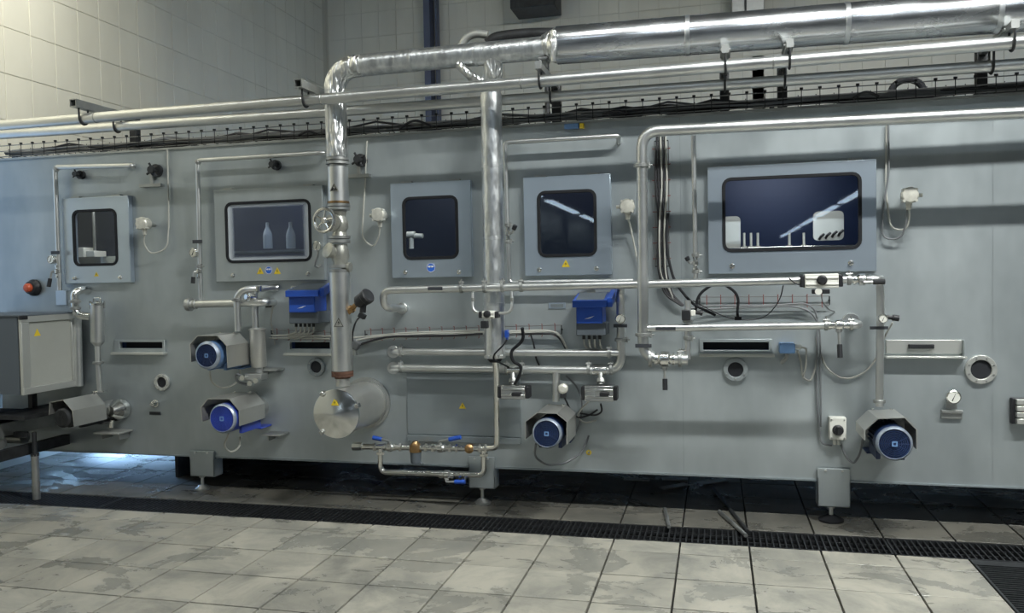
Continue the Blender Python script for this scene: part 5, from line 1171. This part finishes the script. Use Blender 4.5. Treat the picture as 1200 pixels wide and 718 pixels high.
labs = ['drain grate in front of the infeed conveyor leg', 'drain grate below the narrow hatch', 'drain grate in front of the first machine foot, under the stacked pumps', 'drain grate in front of the pale manifold', 'drain grate in front of the middle machine foot',
        'drain grate beside the loose rods on the floor', 'drain grate in front of the black padded machine foot', 'drain grate at the corner where the branch channel meets', ]
for a, c, l in zip(edges[:-2], edges[1:-1], labs[1:] if False else labs): grate(a+.003, c-.003, DY0+.006, DY1-.006, l)
grate(edges[-2]+.003, edges[-1], DY0+.006, DY1-.006, 'drain grate beyond the channel corner')
grate(BX0+.006, BX1-.006, -1.35, DY0-.07, 'branch drain grate running towards the viewer, next to the corner', False)
grate(BX0+.006, BX1-.006, -2.1, -1.356, 'branch drain grate running towards the viewer, further from the machine', False)
single('channel_cover', B().span((BX0+.006, DY0-.066, -.03), (BX1-.006, DY0+.002, -.003)), M['iron'], 'plain iron strip between the corner grate and the branch grate', 'cover')

# ------------------------------------------------------------------ loose rods and strips under the machine
def G(px, py, Z=.012):
    d = fw+rt*((px-600)/F_PX)-up*((py-359)/F_PX); return EYEP+d*((Z-EYE)/d.z)
def strip(p0, p1, w_, label, m='dull', name='metal_strip', r=None):
    a, b_ = Vector(p0), Vector(p1)
    if r: b = B().cyl(a, b_, r, seg=10)
    else:
        d = b_-a; ang = math.atan2(d.y, d.x); b = B().box((a+b_)/2, (d.length, w_, .008), Matrix.Rotation(ang, 3, 'Z'))
    return single(name, b, M[m], label, 'rod' if r else 'strip', 'loose metal rods and strips under the machine')
g = lambda px, py: G(px, py, .005)
strip(g(731, 561), g(761, 562), .06, 'flat metal strip far under the machine, nearest the middle foot')
strip(g(776, 561), g(806, 561), .06, 'thin flat metal strip far under the machine, behind a second strip')
strip(g(775, 572), g(805, 567), .07, 'flat metal strip lying slightly askew far under the machine')
strip(g(820, 566), g(850, 562), .08, 'flat metal strip far under the machine behind the two rods')
strip(G(836, 572, .012), G(876, 622, .012), 0, 'long dark rod lying from under the machine to the grate', 'iron', 'loose_rod', .012)
strip(G(843, 599, .013), G(874, 627, .013), 0, 'shorter steel rod lying beside the long dark rod', 'dull', 'loose_rod', .013)
strip(G(779, 596, .012), G(784, 617, .012), 0, 'short steel rod lying alone near the grate', 'dull', 'loose_rod', .012)

# ------------------------------------------------------------------ hall lamps
for (lx, k), where in zip(LAMPS, ('the infeed box', 'the fogged hatch', 'the two foil pipes', 'the widest hatch', 'the slatted white box')):
    t = thing('batten_lamp', 'long batten lamp hanging over the aisle in front of '+where, 'lamp', (lx, LAMP_Y, LAMP_Z+.25), 'batten lamps over the aisle')
    part(t, 'housing', B().box((lx, LAMP_Y, LAMP_Z+.06), (1.6, .2, .08)), M['lampbody'], bevel=.01)
    for q in (-.6, .6): part(t, 'hanger', B().cyl((lx+q, LAMP_Y, LAMP_Z+.09), (lx+q, LAMP_Y, ZC), .006, seg=6), M['iron'])
    part(t, 'tube', B().cyl((lx-.75, LAMP_Y, LAMP_Z-.0), (lx+.75, LAMP_Y, LAMP_Z-.0), .018, seg=10), M['tube'])
for n_, (lx, lz) in enumerate(((4.75, 4.25), (-5.6, 4.25))):
    for k in range(6):
        y = -18-k*7.5
        t = thing('row_lamp', ('first', 'second', 'third', 'fourth', 'fifth', 'last')[k]+(' lamp from the machine in the row reflected in the widest pane', ' lamp from the machine in the row reflected in the yellow signed square hatch')[n_], 'lamp', (lx, y, lz), ('lamp row reflected in the widest pane', 'lamp row reflected in the square pane')[n_])
        part(t, 'housing', B().box((lx, y, lz+.08), (.3, 6.2, .08)), M['lampbody']); part(t, 'tube', B().box((lx, y, lz+.02), (.26, 6.0, .05)), M['tube'])
        for q in (-2, 2): part(t, 'hanger', B().cyl((lx, y+q, lz+.1), (lx, y+q, ZC), .006, seg=6), M['iron'])
